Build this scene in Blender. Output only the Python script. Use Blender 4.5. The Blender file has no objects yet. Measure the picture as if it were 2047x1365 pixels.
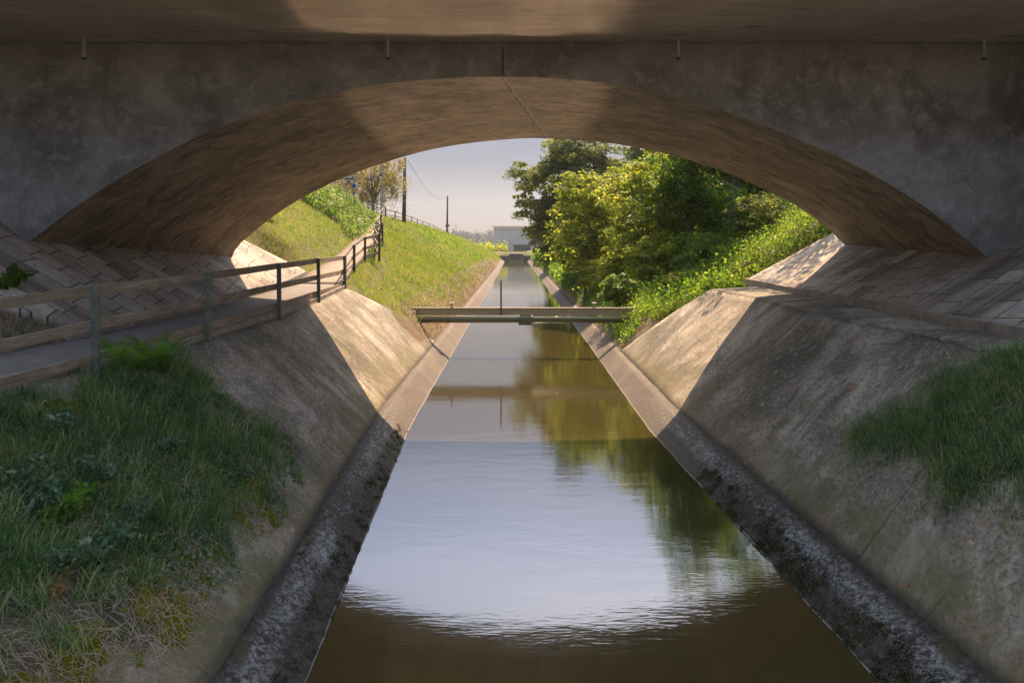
import bpy, math, random
import numpy as np
from mathutils import Vector, noise as mnoise
rng = np.random.default_rng(7)
random.seed(7)
sc = bpy.context.scene
col = sc.collection
F, CX, HY, EYE = 1365.0, 1023.5, 488.0, 4.9      # focal length in photo pixels, principal column, horizon row, eye height

def P(x, y, Y):
    return np.array([(x-CX)/F*Y, Y, EYE-(y-HY)/F*Y])
def lerp(a, b, t): return a+(b-a)*t
def ss(a, b, x):
    t = np.clip((np.asarray(x, float)-a)/(b-a), 0, 1)
    return t*t*(3-2*t)

# ------------------------------------------------------------------ materials
class N:
    def __init__(s, name):
        s.m = bpy.data.materials.new(name); s.m.use_nodes = True
        s.t = s.m.node_tree; s.t.nodes.clear()
        s.out = s.t.nodes.new('ShaderNodeOutputMaterial')
    def n(s, typ, ins=None, **kw):
        d = s.t.nodes.new(typ)
        for k, v in kw.items(): setattr(d, k, v)
        for k, v in (ins or {}).items():
            if hasattr(v, 'links') or isinstance(v, bpy.types.NodeSocket): s.t.links.new(v, d.inputs[k])
            else:
                if isinstance(v, tuple) and len(v) == 3 and d.inputs[k].type == 'RGBA': v = (*v, 1)
                d.inputs[k].default_value = v
        return d
    def coord(s, kind='Object', scale=(1, 1, 1), rot=(0, 0, 0)):
        c = s.n('ShaderNodeTexCoord')
        return s.n('ShaderNodeMapping', {'Vector': c.outputs[kind], 'Scale': scale, 'Rotation': rot}).outputs[0]
    def noise(s, vec, scale, detail=5, rough=.6, dist=0):
        return s.n('ShaderNodeTexNoise', {'Vector': vec, 'Scale': scale, 'Detail': detail, 'Roughness': rough, 'Distortion': dist}).outputs[0]
    def ramp(s, fac, stops, interp='LINEAR'):
        r = s.n('ShaderNodeValToRGB', {'Fac': fac}); e = r.color_ramp; e.interpolation = interp
        while len(e.elements) < len(stops): e.elements.new(.5)
        for el, (p, c) in zip(e.elements, stops):
            el.position = p
            el.color = (*c, 1) if isinstance(c, tuple) else (c, c, c, 1)
        return r.outputs[0]
    def mix(s, fac, a, b, mode='MIX'):
        d = s.n('ShaderNodeMix', data_type='RGBA', blend_type=mode)
        for k, v in ((0, fac), (6, a), (7, b)):
            if isinstance(v, bpy.types.NodeSocket): s.t.links.new(v, d.inputs[k])
            else: d.inputs[k].default_value = (*v, 1) if isinstance(v, tuple) else v
        return d.outputs[2]
    def math(s, op, a, b=0.0, clamp=False):
        d = s.n('ShaderNodeMath', operation=op, use_clamp=clamp)
        for k, v in ((0, a), (1, b)):
            if isinstance(v, bpy.types.NodeSocket): s.t.links.new(v, d.inputs[k])
            else: d.inputs[k].default_value = v
        return d.outputs[0]
    def bump(s, h, strength=.4, dist=.02, normal=None):
        i = {'Height': h, 'Strength': strength, 'Distance': dist}
        if normal: i['Normal'] = normal
        return s.n('ShaderNodeBump', i).outputs[0]
    def bsdf(s, color, rough=.85, normal=None, **kw):
        i = {'Base Color': color, 'Roughness': rough}
        if normal: i['Normal'] = normal
        i.update({k.replace('_', ' '): v for k, v in kw.items()})
        b = s.n('ShaderNodeBsdfPrincipled', i)
        s.t.links.new(b.outputs[0], s.out.inputs[0]); return b
    def sep(s, vec):
        return s.n('ShaderNodeSeparateXYZ', {'Vector': vec}).outputs

def m_simple(name, c1, c2, scale=8, rough=.7, bump=.3, stretch=(1, 1, 1), dist=.01, metal=0.0):
    k = N(name); v = k.coord('Object', stretch)
    a = k.noise(v, scale, 6); b = k.noise(v, scale*7, 4)
    c = k.ramp(a, [(.3, c1), (.7, c2)])
    c = k.mix(k.ramp(b, [(.35, .0), (.7, .35)]), c, tuple(x*.5 for x in c1))
    k.bsdf(c, rough, k.bump(b, bump, dist), Metallic=metal)
    return k.m

def m_wall():
    k = N('spandrel_concrete'); v = k.coord()
    a = k.noise(v, .55, 6, .62, .8); b = k.noise(v, 3.0, 8, .68, .6); c = k.noise(v, 28, 4, .6)
    base = k.ramp(a, [(.36, (.145, .138, .125)), (.5, (.235, .228, .215)), (.64, (.34, .335, .32))])
    base = k.mix(k.ramp(b, [(.5, 0.0), (.64, .5)]), base, (.44, .43, .41))
    base = k.mix(k.ramp(b, [(.25, .55), (.42, 0.0)]), base, (.13, .11, .09))
    # darker towards the top, with an uneven lower limit
    z = k.sep(v)[2]
    zz = k.math('ADD', z, k.math('MULTIPLY', a, .9))
    base = k.mix(k.ramp(k.math('MULTIPLY_ADD', zz, .5), [(0, 0.0), (1, 0.0)]), base, (.1, .09, .08))
    top_dark = k.n('ShaderNodeMapRange', {'Value': zz, 'From Min': 8.9, 'From Max': 9.9, 'To Min': 0.0, 'To Max': .6}).outputs[0]
    base = k.mix(top_dark, base, (.12, .10, .085))
    dr = k.noise(k.coord('Object', (3.2, 1, .22)), 1.3, 5, .6)
    base = k.mix(k.ramp(dr, [(.58, 0.0), (.70, .28)]), base, (.11, .10, .085))
    base = k.mix(k.ramp(c, [(.35, .45), (.48, 0.0)]), base, (.10, .088, .075))
    spk = k.n('ShaderNodeTexVoronoi', {'Vector': v, 'Scale': 3.2}).outputs['Distance']
    base = k.mix(k.ramp(spk, [(.03, 1.0), (.045, 0.0)]), base, (.5, .48, .45))
    k.bsdf(base, .9, k.bump(k.math('ADD', k.math('MULTIPLY', b, .6), k.math('MULTIPLY', c, .25)), .5, .03))
    return k.m

def m_vault():
    k = N('vault_concrete'); w = k.coord('UV', (.7, .9, 1))
    a = k.noise(w, .6, 8, .68, .7); b = k.noise(k.coord('UV', (.55, 1.0, 1)), 1.7, 9, .75, .6); c = k.noise(k.coord('UV'), 26, 5, .7)
    base = k.ramp(a, [(.34, (.11, .088, .062)), (.48, (.185, .15, .108)), (.60, (.27, .218, .158)), (.7, (.34, .275, .20))])
    base = k.mix(k.ramp(b, [(.38, .9), (.50, 0.0)]), base, (.07, .055, .040))
    base = k.mix(k.ramp(k.noise(k.coord('UV', (.5, 1.1, 1)), 4.5, 7, .75, .4), [(.52, 0.0), (.64, .6)]), base, (.44, .34, .25))
    base = k.mix(k.ramp(b, [(.57, 0.0), (.68, .55)]), base, (.42, .34, .25))
    base = k.mix(k.ramp(c, [(.35, .4), (.5, 0.0)]), base, (.09, .07, .05))
    y = k.sep(k.coord('UV'))[1]
    br = k.math('FRACT', k.math('ADD', k.math('MULTIPLY', k.sep(k.coord('UV'))[0], 1/2.2), .1))
    jn = k.ramp(k.math('ABSOLUTE', k.math('SUBTRACT', br, .5)), [(.002, .35), (.006, 0.0)])
    base = k.mix(jn, base, (.08, .06, .045))
    k.bsdf(base, .85, k.bump(k.math('ADD', k.math('MULTIPLY', b, .7), k.math('MULTIPLY', c, .25)), .5, .03))
    return k.m

def m_deck():
    k = N('deck_soffit_concrete'); v = k.coord(); w = k.coord('Object', (.35, 9, 1))
    a = k.noise(v, .5, 6, .6, .5); b = k.noise(w, 1.6, 6, .6); f = k.noise(k.coord('Object', (.5, 40, 1)), 1.0, 3)
    base = k.ramp(a, [(.3, (.30, .25, .195)), (.7, (.48, .41, .33))])
    base = k.mix(k.ramp(b, [(.35, .5), (.6, 0.0)]), base, (.15, .12, .09))
    spk = k.n('ShaderNodeTexVoronoi', {'Vector': k.coord('Object', (.25, .9, 1)), 'Scale': 2.0}).outputs['Distance']
    base = k.mix(k.ramp(spk, [(.06, .7), (.16, 0.0)]), base, (.10, .08, .065))
    ex = k.sep(v)[1]
    k.bsdf(base, .85, k.bump(f, .35, .02))
    return k.m

def m_slab():
    # UV: x = along the canal in metres, y = distance up the slope in metres
    k = N('bank_concrete'); v = k.coord('UV'); d = k.coord('UV', (1, .22, 1))
    a = k.noise(v, .45, 7, .62, .7); s = k.noise(k.coord('UV', (.9, .40, 1)), 1.0, 9, .70, .35); b = k.noise(v, 5, 8, .7, .4); c = k.noise(v, 34, 6, .75)
    base = k.ramp(a, [(.36, (.095, .088, .055)), (.46, (.19, .17, .12)), (.54, (.30, .262, .20)), (.66, (.54, .475, .38))])
    base = k.mix(k.ramp(s, [(.38, .8), (.50, 0.0)]), base, (.105, .098, .078))
    base = k.mix(k.ramp(s, [(.57, 0.0), (.66, .6)]), base, (.52, .48, .43))
    base = k.mix(k.ramp(b, [(.56, 0.0), (.64, .55)]), base, (.50, .46, .41))
    base = k.mix(k.ramp(b, [(.3, .6), (.45, 0.0)]), base, (.11, .095, .075))
    e14 = k.noise(v, 13, 7, .8, .2)
    base = k.mix(k.ramp(e14, [(.38, .9), (.50, 0.0)]), base, (.08, .072, .052))
    base = k.mix(k.ramp(e14, [(.55, 0.0), (.66, .55)]), base, (.66, .60, .52))
    lt = k.ramp(k.noise(k.coord('UV', (.8, .3, 1)), .8, 8, .7, .8), [(.57, 0.0), (.63, .45), (.72, .65)])
    base = k.mix(lt, base, (.58, .54, .47))
    base = k.mix(k.ramp(c, [(.3, .55), (.46, 0.0)]), base, (.09, .08, .065))
    base = k.mix(k.ramp(c, [(.56, 0.0), (.68, .5)]), base, (.58, .53, .47))
    y = k.sep(v)[1]
    yy = k.math('ADD', y, k.math('MULTIPLY', k.math('SUBTRACT', a, .5), 2.2))
    low = k.n('ShaderNodeMapRange', {'Value': yy, 'From Min': 1.0, 'From Max': 2.1, 'To Min': .75, 'To Max': 0.0}).outputs[0]
    base = k.mix(k.math('MULTIPLY', low, k.ramp(b, [(.35, .35), (.6, 1.0)])), base, (.20, .165, .075))
    ms_ = k.ramp(k.noise(v, 1.1, 6, .65, .5), [(.52, 0.0), (.62, .6)])
    base = k.mix(k.math('MULTIPLY', ms_, k.n('ShaderNodeMapRange', {'Value': y, 'From Min': 1.4, 'From Max': 3.6, 'To Min': 1.0, 'To Max': .25}).outputs[0]), base, (.13, .125, .045))
    lip = k.n('ShaderNodeMapRange', {'Value': k.math('ADD', y, k.math('MULTIPLY', b, .25)), 'From Min': 1.1, 'From Max': 1.22, 'To Min': .75, 'To Max': 0.0}).outputs[0]
    base = k.mix(lip, base, (.06, .055, .045))
    crk = k.n('ShaderNodeTexVoronoi', {'Vector': k.mix(.12, v, k.n('ShaderNodeTexNoise', {'Vector': v, 'Scale': 2.0, 'Detail': 5}).outputs[1]), 'Scale': .35}, feature='DISTANCE_TO_EDGE').outputs['Distance']
    ck = k.math('MULTIPLY', k.ramp(crk, [(.001, .8), (.0045, 0.0)]), k.ramp(k.noise(v, .6, 3), [(.5, 0.0), (.56, 1.0)]))
    ux = k.math('FRACT', k.math('MULTIPLY', k.math('ADD', k.sep(v)[0], k.math('MULTIPLY', b, .06)), 1/6.3))
    jn = k.ramp(k.math('ABSOLUTE', k.math('SUBTRACT', ux, .5)), [(.0012, .8), (.0035, 0.0)])
    ck = k.math('MAXIMUM', ck, jn)
    base = k.mix(ck, base, (.05, .045, .04))
    pit = k.n('ShaderNodeTexVoronoi', {'Vector': v, 'Scale': 9}).outputs['Distance']
    base = k.mix(k.ramp(pit, [(.05, .8), (.09, 0.0)]), base, (.06, .055, .05))
    h = k.math('ADD', k.math('MULTIPLY', b, .5), k.math('MULTIPLY', c, .35))
    h = k.math('SUBTRACT', h, ck)
    k.bsdf(base, .88, k.bump(h, .6, .025))
    return k.m

def m_strip():
    k = N('waterline_concrete'); v = k.coord('UV')
    a = k.noise(v, .8, 6, .65, .6); b = k.noise(v, 11, 9, .85, .3); c = k.noise(v, 60, 4, .7)
    y = k.math('ADD', k.sep(v)[1], k.math('MULTIPLY', k.math('SUBTRACT', a, .5), .55))
    base = k.ramp(b, [(.38, (.018, .016, .013)), (.5, (.06, .05, .038)), (.64, (.17, .145, .115))])
    crust = k.ramp(y, [(.36, 0.0), (.52, .75), (.68, .85), (.84, 0.0)])
    ck = k.math('MULTIPLY', crust, k.ramp(k.math('ADD', b, k.math('MULTIPLY', k.math('SUBTRACT', a, .5), .5)), [(.46, 0.0), (.62, .9)]))
    base = k.mix(ck, base, (.52, .52, .53))
    # dusty, red-brown gravelly stretch beyond the bridge
    far = k.n('ShaderNodeMapRange', {'Value': k.sep(v)[0], 'From Min': 17.0, 'From Max': 20.5}).outputs[0]
    dry = k.ramp(b, [(.40, (.03, .022, .017)), (.54, (.085, .062, .047)), (.70, (.26, .20, .165))])
    dry = k.mix(k.ramp(a, [(.4, .6), (.55, 0.0)]), dry, (.13, .105, .05))
    base = k.mix(far, base, dry)
    ux = k.math('FRACT', k.math('MULTIPLY', k.math('ADD', k.sep(v)[0], k.math('MULTIPLY', b, .05)), 1/3.15))
    jn = k.ramp(k.math('ABSOLUTE', k.math('SUBTRACT', ux, .5)), [(.003, .8), (.007, 0.0)])
    base = k.mix(jn, base, (.02, .018, .015))
    edge = k.ramp(k.math('ABSOLUTE', k.math('SUBTRACT', k.math('ADD', k.sep(v)[1], k.math('MULTIPLY', b, .03)), .022)), [(.003, .55), (.012, 0.0)])  # bright meniscus line along the water, painted into the concrete colour
    base = k.mix(edge, base, (.62, .60, .56))
    al = k.ramp(k.noise(v, 1.7, 5), [(.58, 0.0), (.68, .7)])
    base = k.mix(k.math('MULTIPLY', al, k.math('SUBTRACT', 1.0, far)), base, (.07, .075, .02))
    k.bsdf(base, .7, k.bump(k.math('ADD', b, k.math('MULTIPLY', c, .6)), .8, .03))
    return k.m

def m_paving():
    k = N('stone_slabs'); v = k.coord('UV', (1, 1, 1), (0, 0, math.radians(13)))
    wob = k.n('ShaderNodeTexNoise', {'Vector': v, 'Scale': .9, 'Detail': 3}).outputs[1]
    vv = k.n('ShaderNodeVectorMath', {0: v, 1: k.n('ShaderNodeVectorMath', {0: wob, 1: (.13, .10, 0)}, operation='MULTIPLY').outputs[0]}, operation='ADD').outputs[0]
    def brick(o, **kw):
        d = k.n('ShaderNodeTexBrick', {'Vector': vv, 'Color1': (0, 0, 0), 'Color2': (1, 1, 1), 'Mortar': (.5, .5, .5), 'Scale': 1.0, 'Mortar Size': .016,
              'Mortar Smooth': .2, 'Bias': 0.0, 'Brick Width': 1.0, 'Row Height': .62}, offset=.37, offset_frequency=2, squash=.62, squash_frequency=3)
        return d
    bk = brick(0)
    tone = bk.outputs['Color']; mort = bk.outputs['Fac']
    a = k.noise(v, .5, 6, .6, .6); b = k.noise(v, 6, 8, .7); st = k.noise(k.coord('UV', (.16, 1, 1), (0, 0, math.radians(10))), 1.1, 5)
    base = k.ramp(tone, [(0, (.20, .18, .155)), (.25, (.36, .315, .26)), (.5, (.43, .355, .285)), (.75, (.35, .325, .29)), (1, (.54, .47, .39))])
    base = k.mix(k.ramp(b, [(.36, .55), (.48, 0.0)]), base, (.12, .105, .085))
    base = k.mix(k.ramp(a, [(.36, .45), (.46, 0.0)]), base, (.15, .135, .105))
    base = k.mix(k.ramp(b, [(.6, 0.0), (.75, .3)]), base, (.6, .56, .52))
    base = k.mix(k.ramp(st, [(.36, .75), (.47, 0.0)]), base, (.12, .095, .075))
    base = k.mix(k.math('MULTIPLY', mort, .95), base, (.05, .044, .036))
    h = k.math('SUBTRACT', k.math('ADD', k.math('MULTIPLY', b, .5), k.math('MULTIPLY', tone, .2)), k.math('MULTIPLY', mort, .5))
    k.bsdf(base, .8, k.bump(h, .7, .03))
    return k.m

def m_water():
    k = N('canal_water'); v = k.coord()
    w1 = k.noise(k.coord('Object', (.55, 1.9, 1)), 1.3, 3, .5, .3)
    w2 = k.noise(k.coord('Object', (.8, 3.6, 1)), 5.5, 2, .5)
    amp = k.ramp(k.noise(k.coord('Object', (.35, .2, 1)), .6, 2), [(.35, .35), (.65, 1.0)])
    # small ripples from the banks fade with distance from the camera-side pool: same everywhere, just modulated by noise
    h = k.math('MULTIPLY', k.math('ADD', w1, k.math('MULTIPLY', w2, .30)), amp)
    nb = k.bump(h, .065, .07)
    # smooth gloss over the murky body; rough lobe added to bounce sunlight onto the soffits
    col_ = (.052, .043, .013)
    b1 = k.n('ShaderNodeBsdfPrincipled', {'Base Color': col_, 'Roughness': .012, 'IOR': 1.95, 'Normal': nb})
    b2 = k.n('ShaderNodeBsdfPrincipled', {'Base Color': col_, 'Roughness': .085, 'IOR': 6.0, 'Normal': nb})
    ms = k.n('ShaderNodeMixShader', {0: .21}); k.t.links.new(b1.outputs[0], ms.inputs[1]); k.t.links.new(b2.outputs[0], ms.inputs[2]); k.t.links.new(ms.outputs[0], k.out.inputs[0])
    return k.m

def m_leaf(name, cols, trans=.45, rough=.6, ns=.35):
    k = N(name)
    g = k.n('ShaderNodeNewGeometry')
    big = k.noise(k.coord('Object'), ns, 4)
    r = k.math('ADD', k.math('MULTIPLY', g.outputs['Random Per Island'], .85), k.math('MULTIPLY', k.math('SUBTRACT', big, .5), 1.3))
    r = k.math('ADD', r, .07)
    c = k.ramp(r, [(i/(len(cols)-1), x) for i, x in enumerate(cols)])
    p = k.n('ShaderNodeBsdfPrincipled', {'Base Color': c, 'Roughness': rough, 'Specular IOR Level': .3})
    tc = k.mix(.5, c, (.35, .5, .03), 'MULTIPLY')
    tcol = k.n('ShaderNodeHueSaturation', {'Color': c, 'Value': 3.1, 'Saturation': 1.05}).outputs[0]
    t = k.n('ShaderNodeBsdfTranslucent', {'Color': tcol})
    m = k.n('ShaderNodeMixShader', {0: trans}); k.t.links.new(p.outputs[0], m.inputs[1]); k.t.links.new(t.outputs[0], m.inputs[2])
    k.t.links.new(m.outputs[0], k.out.inputs[0])
    return k.m

def m_ground():
    k = N('bank_soil_and_turf'); v = k.coord()
    a = k.noise(v, .35, 6, .6, .5); b = k.noise(v, 3.5, 7, .7); c = k.noise(v, 20, 5, .7)
    base = k.ramp(a, [(.3, (.10, .115, .02)), (.5, (.16, .15, .03)), (.7, (.19, .14, .045))])
    base = k.mix(k.ramp(b, [(.4, .6), (.6, 0.0)]), base, (.045, .06, .012))
    g = k.n('ShaderNodeAttribute', attribute_name='soil').outputs['Fac']
    soil = k.ramp(c, [(.3, (.10, .065, .04)), (.7, (.26, .18, .12))])
    base = k.mix(g, base, soil)
    k.bsdf(base, .95, k.bump(k.math('ADD', b, k.math('MULTIPLY', c, .5)), .8, .08))
    return k.m

def m_soil():
    k = N('dark_soil'); v = k.coord()
    b = k.noise(v, 4, 7, .7); c = k.noise(v, 30, 5, .7)
    base = k.ramp(b, [(.3, (.06, .052, .03)), (.5, (.13, .105, .07)), (.7, (.24, .20, .155))])
    base = k.mix(k.ramp(k.noise(v, 2.2, 5), [(.5, 0.0), (.6, .7)]), base, (.05, .065, .012))
    k.bsdf(base, .95, k.bump(k.math('ADD', b, c), .9, .04))
    return k.m

def m_wood():
    k = N('weathered_rail_timber'); v = k.coord('Object', (6, .6, 6))
    a = k.noise(v, 2.5, 7, .7, .8); b = k.noise(k.coord(), 1.2, 4)
    base = k.ramp(a, [(.3, (.15, .115, .08)), (.55, (.33, .265, .195)), (.75, (.52, .43, .33))])
    base = k.mix(k.ramp(b, [(.4, .5), (.6, 0.0)]), base, (.12, .11, .07))
    k.bsdf(base, .85, k.bump(a, .6, .01))
    return k.m

M = dict(
    wall=m_wall(), vault=m_vault(), deck=m_deck(), slab=m_slab(), strip=m_strip(), paving=m_paving(), water=m_water(),
    ground=m_ground(), soil=m_soil(), wood=m_wood(),
    path=m_simple('path_asphalt', (.17, .155, .14), (.26, .235, .21), 3, .9, .5),
    gravel=m_simple('path_gravel', (.26, .20, .15), (.40, .33, .27), 6, .95, .6),
    kerb=m_simple('kerb_concrete', (.22, .19, .155), (.40, .35, .29), 3, .85, .4),
    post=m_simple('post_green_paint', (.10, .125, .10), (.19, .21, .175), 9, .55, .25),
    steel=m_simple('girder_paint', (.44, .41, .28), (.56, .52, .38), 4, .5, .15, (1, 1, 3)),
    pipe=m_simple('pipe_green_paint', (.13, .15, .085), (.18, .20, .12), 5, .35, .1),
    rust=m_simple('rusted_steel', (.09, .055, .035), (.20, .12, .08), 14, .8, .3),
    galv=m_simple('galvanised_steel', (.30, .29, .27), (.45, .43, .40), 10, .45, .1, metal=.5),
    pole=m_simple('pole_timber', (.07, .055, .045), (.14, .11, .09), 5, .9, .4, (4, 4, .5)),
    wire=m_simple('wire_black', (.05, .05, .05), (.09, .09, .09), 5, .6, .1),
    seal=m_simple('joint_sealant', (.03, .027, .024), (.07, .06, .05), 14, .8, .4),
    fill=m_simple('joint_mortar', (.36, .31, .25), (.5, .44, .37), 10, .85, .4),
    bark=m_simple('bark', (.06, .045, .03), (.15, .12, .09), 6, .95, .6, (2, 2, .5)),
    plaster=m_simple('grey_render', (.60, .60, .62), (.66, .66, .68), 1, .9, .1),
    roof=m_simple('pale_roof_edge', (.74, .60, .55), (.80, .66, .60), 2, .8, .1),
    dark=m_simple('dark_concrete', (.05, .05, .045), (.11, .105, .09), 1.5, .85, .3),
    weedy=m_simple('algae_streaked_concrete', (.08, .085, .03), (.22, .19, .07), 2, .9, .3),
    bluesign=m_simple('blue_sign', (.03, .11, .28), (.05, .16, .36), 4, .5, .05),
    signback=m_simple('sign_grey', (.33, .30, .28), (.42, .38, .36), 4, .5, .05),
    lamp=m_simple('lamp_glass', (.55, .45, .33), (.65, .55, .42), 4, .3, .05),
    maple=m_leaf('dark_tree_leaves', [(.03, .05, .012), (.055, .085, .016), (.10, .125, .02), (.16, .14, .03)], .5),
    light=m_leaf('light_shrub_leaves', [(.04, .075, .008), (.11, .15, .014), (.19, .215, .022), (.28, .245, .05)], .55),
    creeper=m_leaf('creeper_leaves', [(.03, .07, .010), (.07, .12, .016), (.12, .17, .03), (.20, .22, .08)], .35, .5, .9),
    ivy=m_leaf('ivy_leaves', [(.025, .055, .008), (.05, .10, .012), (.095, .155, .016), (.17, .20, .03)], .55, .5),
    birch=m_leaf('birch_leaves', [(.07, .075, .018), (.12, .11, .03), (.18, .14, .045), (.22, .17, .08)], .45),
    far=m_leaf('distant_leaves', [(.015, .03, .03), (.03, .045, .035), (.05, .06, .04)], .2),
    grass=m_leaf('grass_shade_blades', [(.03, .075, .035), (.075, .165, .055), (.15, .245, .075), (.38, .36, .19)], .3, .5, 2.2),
    sungrass=m_leaf('grass_sunny_blades', [(.035, .085, .010), (.075, .135, .012), (.125, .175, .018), (.165, .18, .025), (.20, .15, .045)], .42, .6, .28),
    straw=m_leaf('dry_straw', [(.16, .12, .085), (.30, .24, .17), (.46, .38, .28)], .2, .8),
    moss=m_leaf('moss', [(.10, .115, .008), (.20, .21, .012), (.30, .30, .02)], .35, .9),
    algae=m_leaf('dark_algae', [(.012, .016, .006), (.03, .036, .010), (.06, .07, .015), (.10, .11, .02)], .1, .5, 1.2),
    dleaf=m_leaf('dark_weed_leaves', [(.04, .09, .045), (.075, .15, .07), (.13, .19, .12), (.30, .30, .24)], .25, .4),
    oleaf=m_leaf('autumn_leaves', [(.13, .09, .03), (.28, .15, .05), (.42, .24, .09), (.40, .32, .20)], .3, .6),
    brown=m_leaf('fallen_brown_leaf', [(.30, .12, .05), (.42, .17, .08), (.50, .24, .12)], .2, .7),
    fern=m_leaf('fern_fronds', [(.05, .12, .015), (.09, .18, .025), (.14, .24, .04)], .45, .5),
)

# ------------------------------------------------------------------ mesh helpers
def mesh_np(name, V, faces, mat=None, parent=None, smooth=False, uv=None, mats=None):
    """faces: (n,3) or (n,4) int array, or a list of tuples"""
    me = bpy.data.meshes.new(name)
    V = np.asarray(V, dtype=np.float32)
    if isinstance(faces, np.ndarray):
        n, kk = faces.shape
        me.vertices.add(len(V)); me.vertices.foreach_set('co', V.ravel())
        me.loops.add(n*kk); me.loops.foreach_set('vertex_index', faces.astype(np.int32).ravel())
        me.polygons.add(n); me.polygons.foreach_set('loop_start', np.arange(0, n*kk, kk, dtype=np.int32))
        me.update(calc_edges=True)
    else:
        me.from_pydata([tuple(map(float, v)) for v in V], [], faces)
    if uv is not None:
        ul = me.uv_layers.new(name='UVMap')
        li = np.zeros(len(me.loops), dtype=np.int32); me.loops.foreach_get('vertex_index', li)
        ul.data.foreach_set('uv', np.asarray(uv, dtype=np.float32)[li].ravel())
    if smooth: me.polygons.foreach_set('use_smooth', np.ones(len(me.polygons), dtype=bool))
    o = bpy.data.objects.new(name, me); col.objects.link(o)
    if mat: me.materials.append(mat)
    if parent: o.parent = parent
    return o

def tag(o, label=None, cat=None, group=None, kind=None):
    if label: o['label'] = label
    if cat: o['category'] = cat
    if group: o['group'] = group
    if kind: o['kind'] = kind
    return o
def empty(name, loc=(0, 0, 0), label=None, cat=None, group=None):
    o = bpy.data.objects.new(name, None); col.objects.link(o); o.location = loc
    o.empty_display_size = .2
    return tag(o, label, cat, group)

class MB:
    def __init__(s): s.v = []; s.f = []
    def box(s, c, d, rz=0):
        cx, cy, cz = c; x, y, z = [q/2 for q in d]; b = len(s.v); ca, sa = math.cos(rz), math.sin(rz)
        for dz in (-z, z):
            for dx, dy in ((-x, -y), (x, -y), (x, y), (-x, y)):
                s.v.append((cx+dx*ca-dy*sa, cy+dx*sa+dy*ca, cz+dz))
        s.f += [tuple(b+i for i in q) for q in ((0, 3, 2, 1), (4, 5, 6, 7), (0, 1, 5, 4), (1, 2, 6, 5), (2, 3, 7, 6), (3, 0, 4, 7))]
        return s
    def beam(s, a, b, w, h):
        """box section w (horizontal) by h (vertical) from a to b; a, b on the centre line"""
        a, b = Vector(a), Vector(b); d = (b-a).normalized()
        up = Vector((0, 0, 1)) if abs(d.z) < .9 else Vector((0, 1, 0))
        r = d.cross(up).normalized(); u = r.cross(d).normalized(); k = len(s.v)
        for p in (a, b):
            for i, j in ((-1, -1), (1, -1), (1, 1), (-1, 1)): s.v.append(tuple(p+r*(i*w/2)+u*(j*h/2)))
        s.f += [tuple(k+i for i in q) for q in ((0, 1, 2, 3), (7, 6, 5, 4), (0, 4, 5, 1), (1, 5, 6, 2), (2, 6, 7, 3), (3, 7, 4, 0))]
        return s
    def tube(s, pts, r, n=8, cap=True):
        pts = [Vector(p) for p in pts]; rr = r if isinstance(r, (list, tuple)) else [r]*len(pts); k = len(s.v)
        ref = None
        for i, p in enumerate(pts):
            d = (pts[min(i+1, len(pts)-1)]-pts[max(i-1, 0)]).normalized()
            if ref is None: ref = Vector((0, 0, 1)) if abs(d.z) < .9 else Vector((1, 0, 0))
            a = d.cross(ref).normalized(); b = d.cross(a).normalized(); ref = a.cross(d) if False else ref
            for j in range(n):
                t = 2*math.pi*j/n; s.v.append(tuple(p+(a*math.cos(t)+b*math.sin(t))*rr[i]))
        for i in range(len(pts)-1):
            for j in range(n):
                a0 = k+i*n+j; a1 = k+i*n+(j+1) % n
                s.f.append((a0, a1, a1+n, a0+n))
        if cap:
            s.f.append(tuple(k+j for j in range(n))[::-1]); s.f.append(tuple(k+(len(pts)-1)*n+j for j in range(n)))
        return s
    def build(s, name, mat, parent=None, smooth=False, bevel=0):
        o = mesh_np(name, s.v, s.f, mat, parent, smooth)
        if bevel:
            m = o.modifiers.new('bevel', 'BEVEL'); m.width = bevel; m.segments = 2
        return o

def loft(name, rows, mat, thick=.25, uv=None, parent=None, jitter=0.0, smooth=False):
    """rows: array (n, m, 3): a surface, closed to a slab of the given thickness"""
    R = np.asarray(rows, float); n, m, _ = R.shape
    V = R.reshape(-1, 3).copy()
    if jitter: V[:, 2] += rng.normal(0, jitter, len(V))
    idx = np.arange(n*m).reshape(n, m)
    q = np.stack([idx[:-1, :-1], idx[:-1, 1:], idx[1:, 1:], idx[1:, :-1]], -1).reshape(-1, 4)
    B = V.copy(); B[:, 2] -= thick
    q2 = q[:, ::-1]+n*m
    ring = np.concatenate([idx[0, :], idx[1:, -1], idx[-1, -2::-1], idx[-2:0:-1, 0]])
    r2 = np.roll(ring, -1)
    side = np.stack([ring, ring+n*m, r2+n*m, r2], -1)
    Q = np.concatenate([q, q2, side])
    if uv is not None: uv = np.concatenate([uv.reshape(-1, 2)]*2)
    return mesh_np(name, np.concatenate([V, B]), Q, mat, parent, smooth, uv)

def interp(Y, pts):
    a = np.array(pts, float); return np.interp(Y, a[:, 0], a[:, 1])

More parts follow.
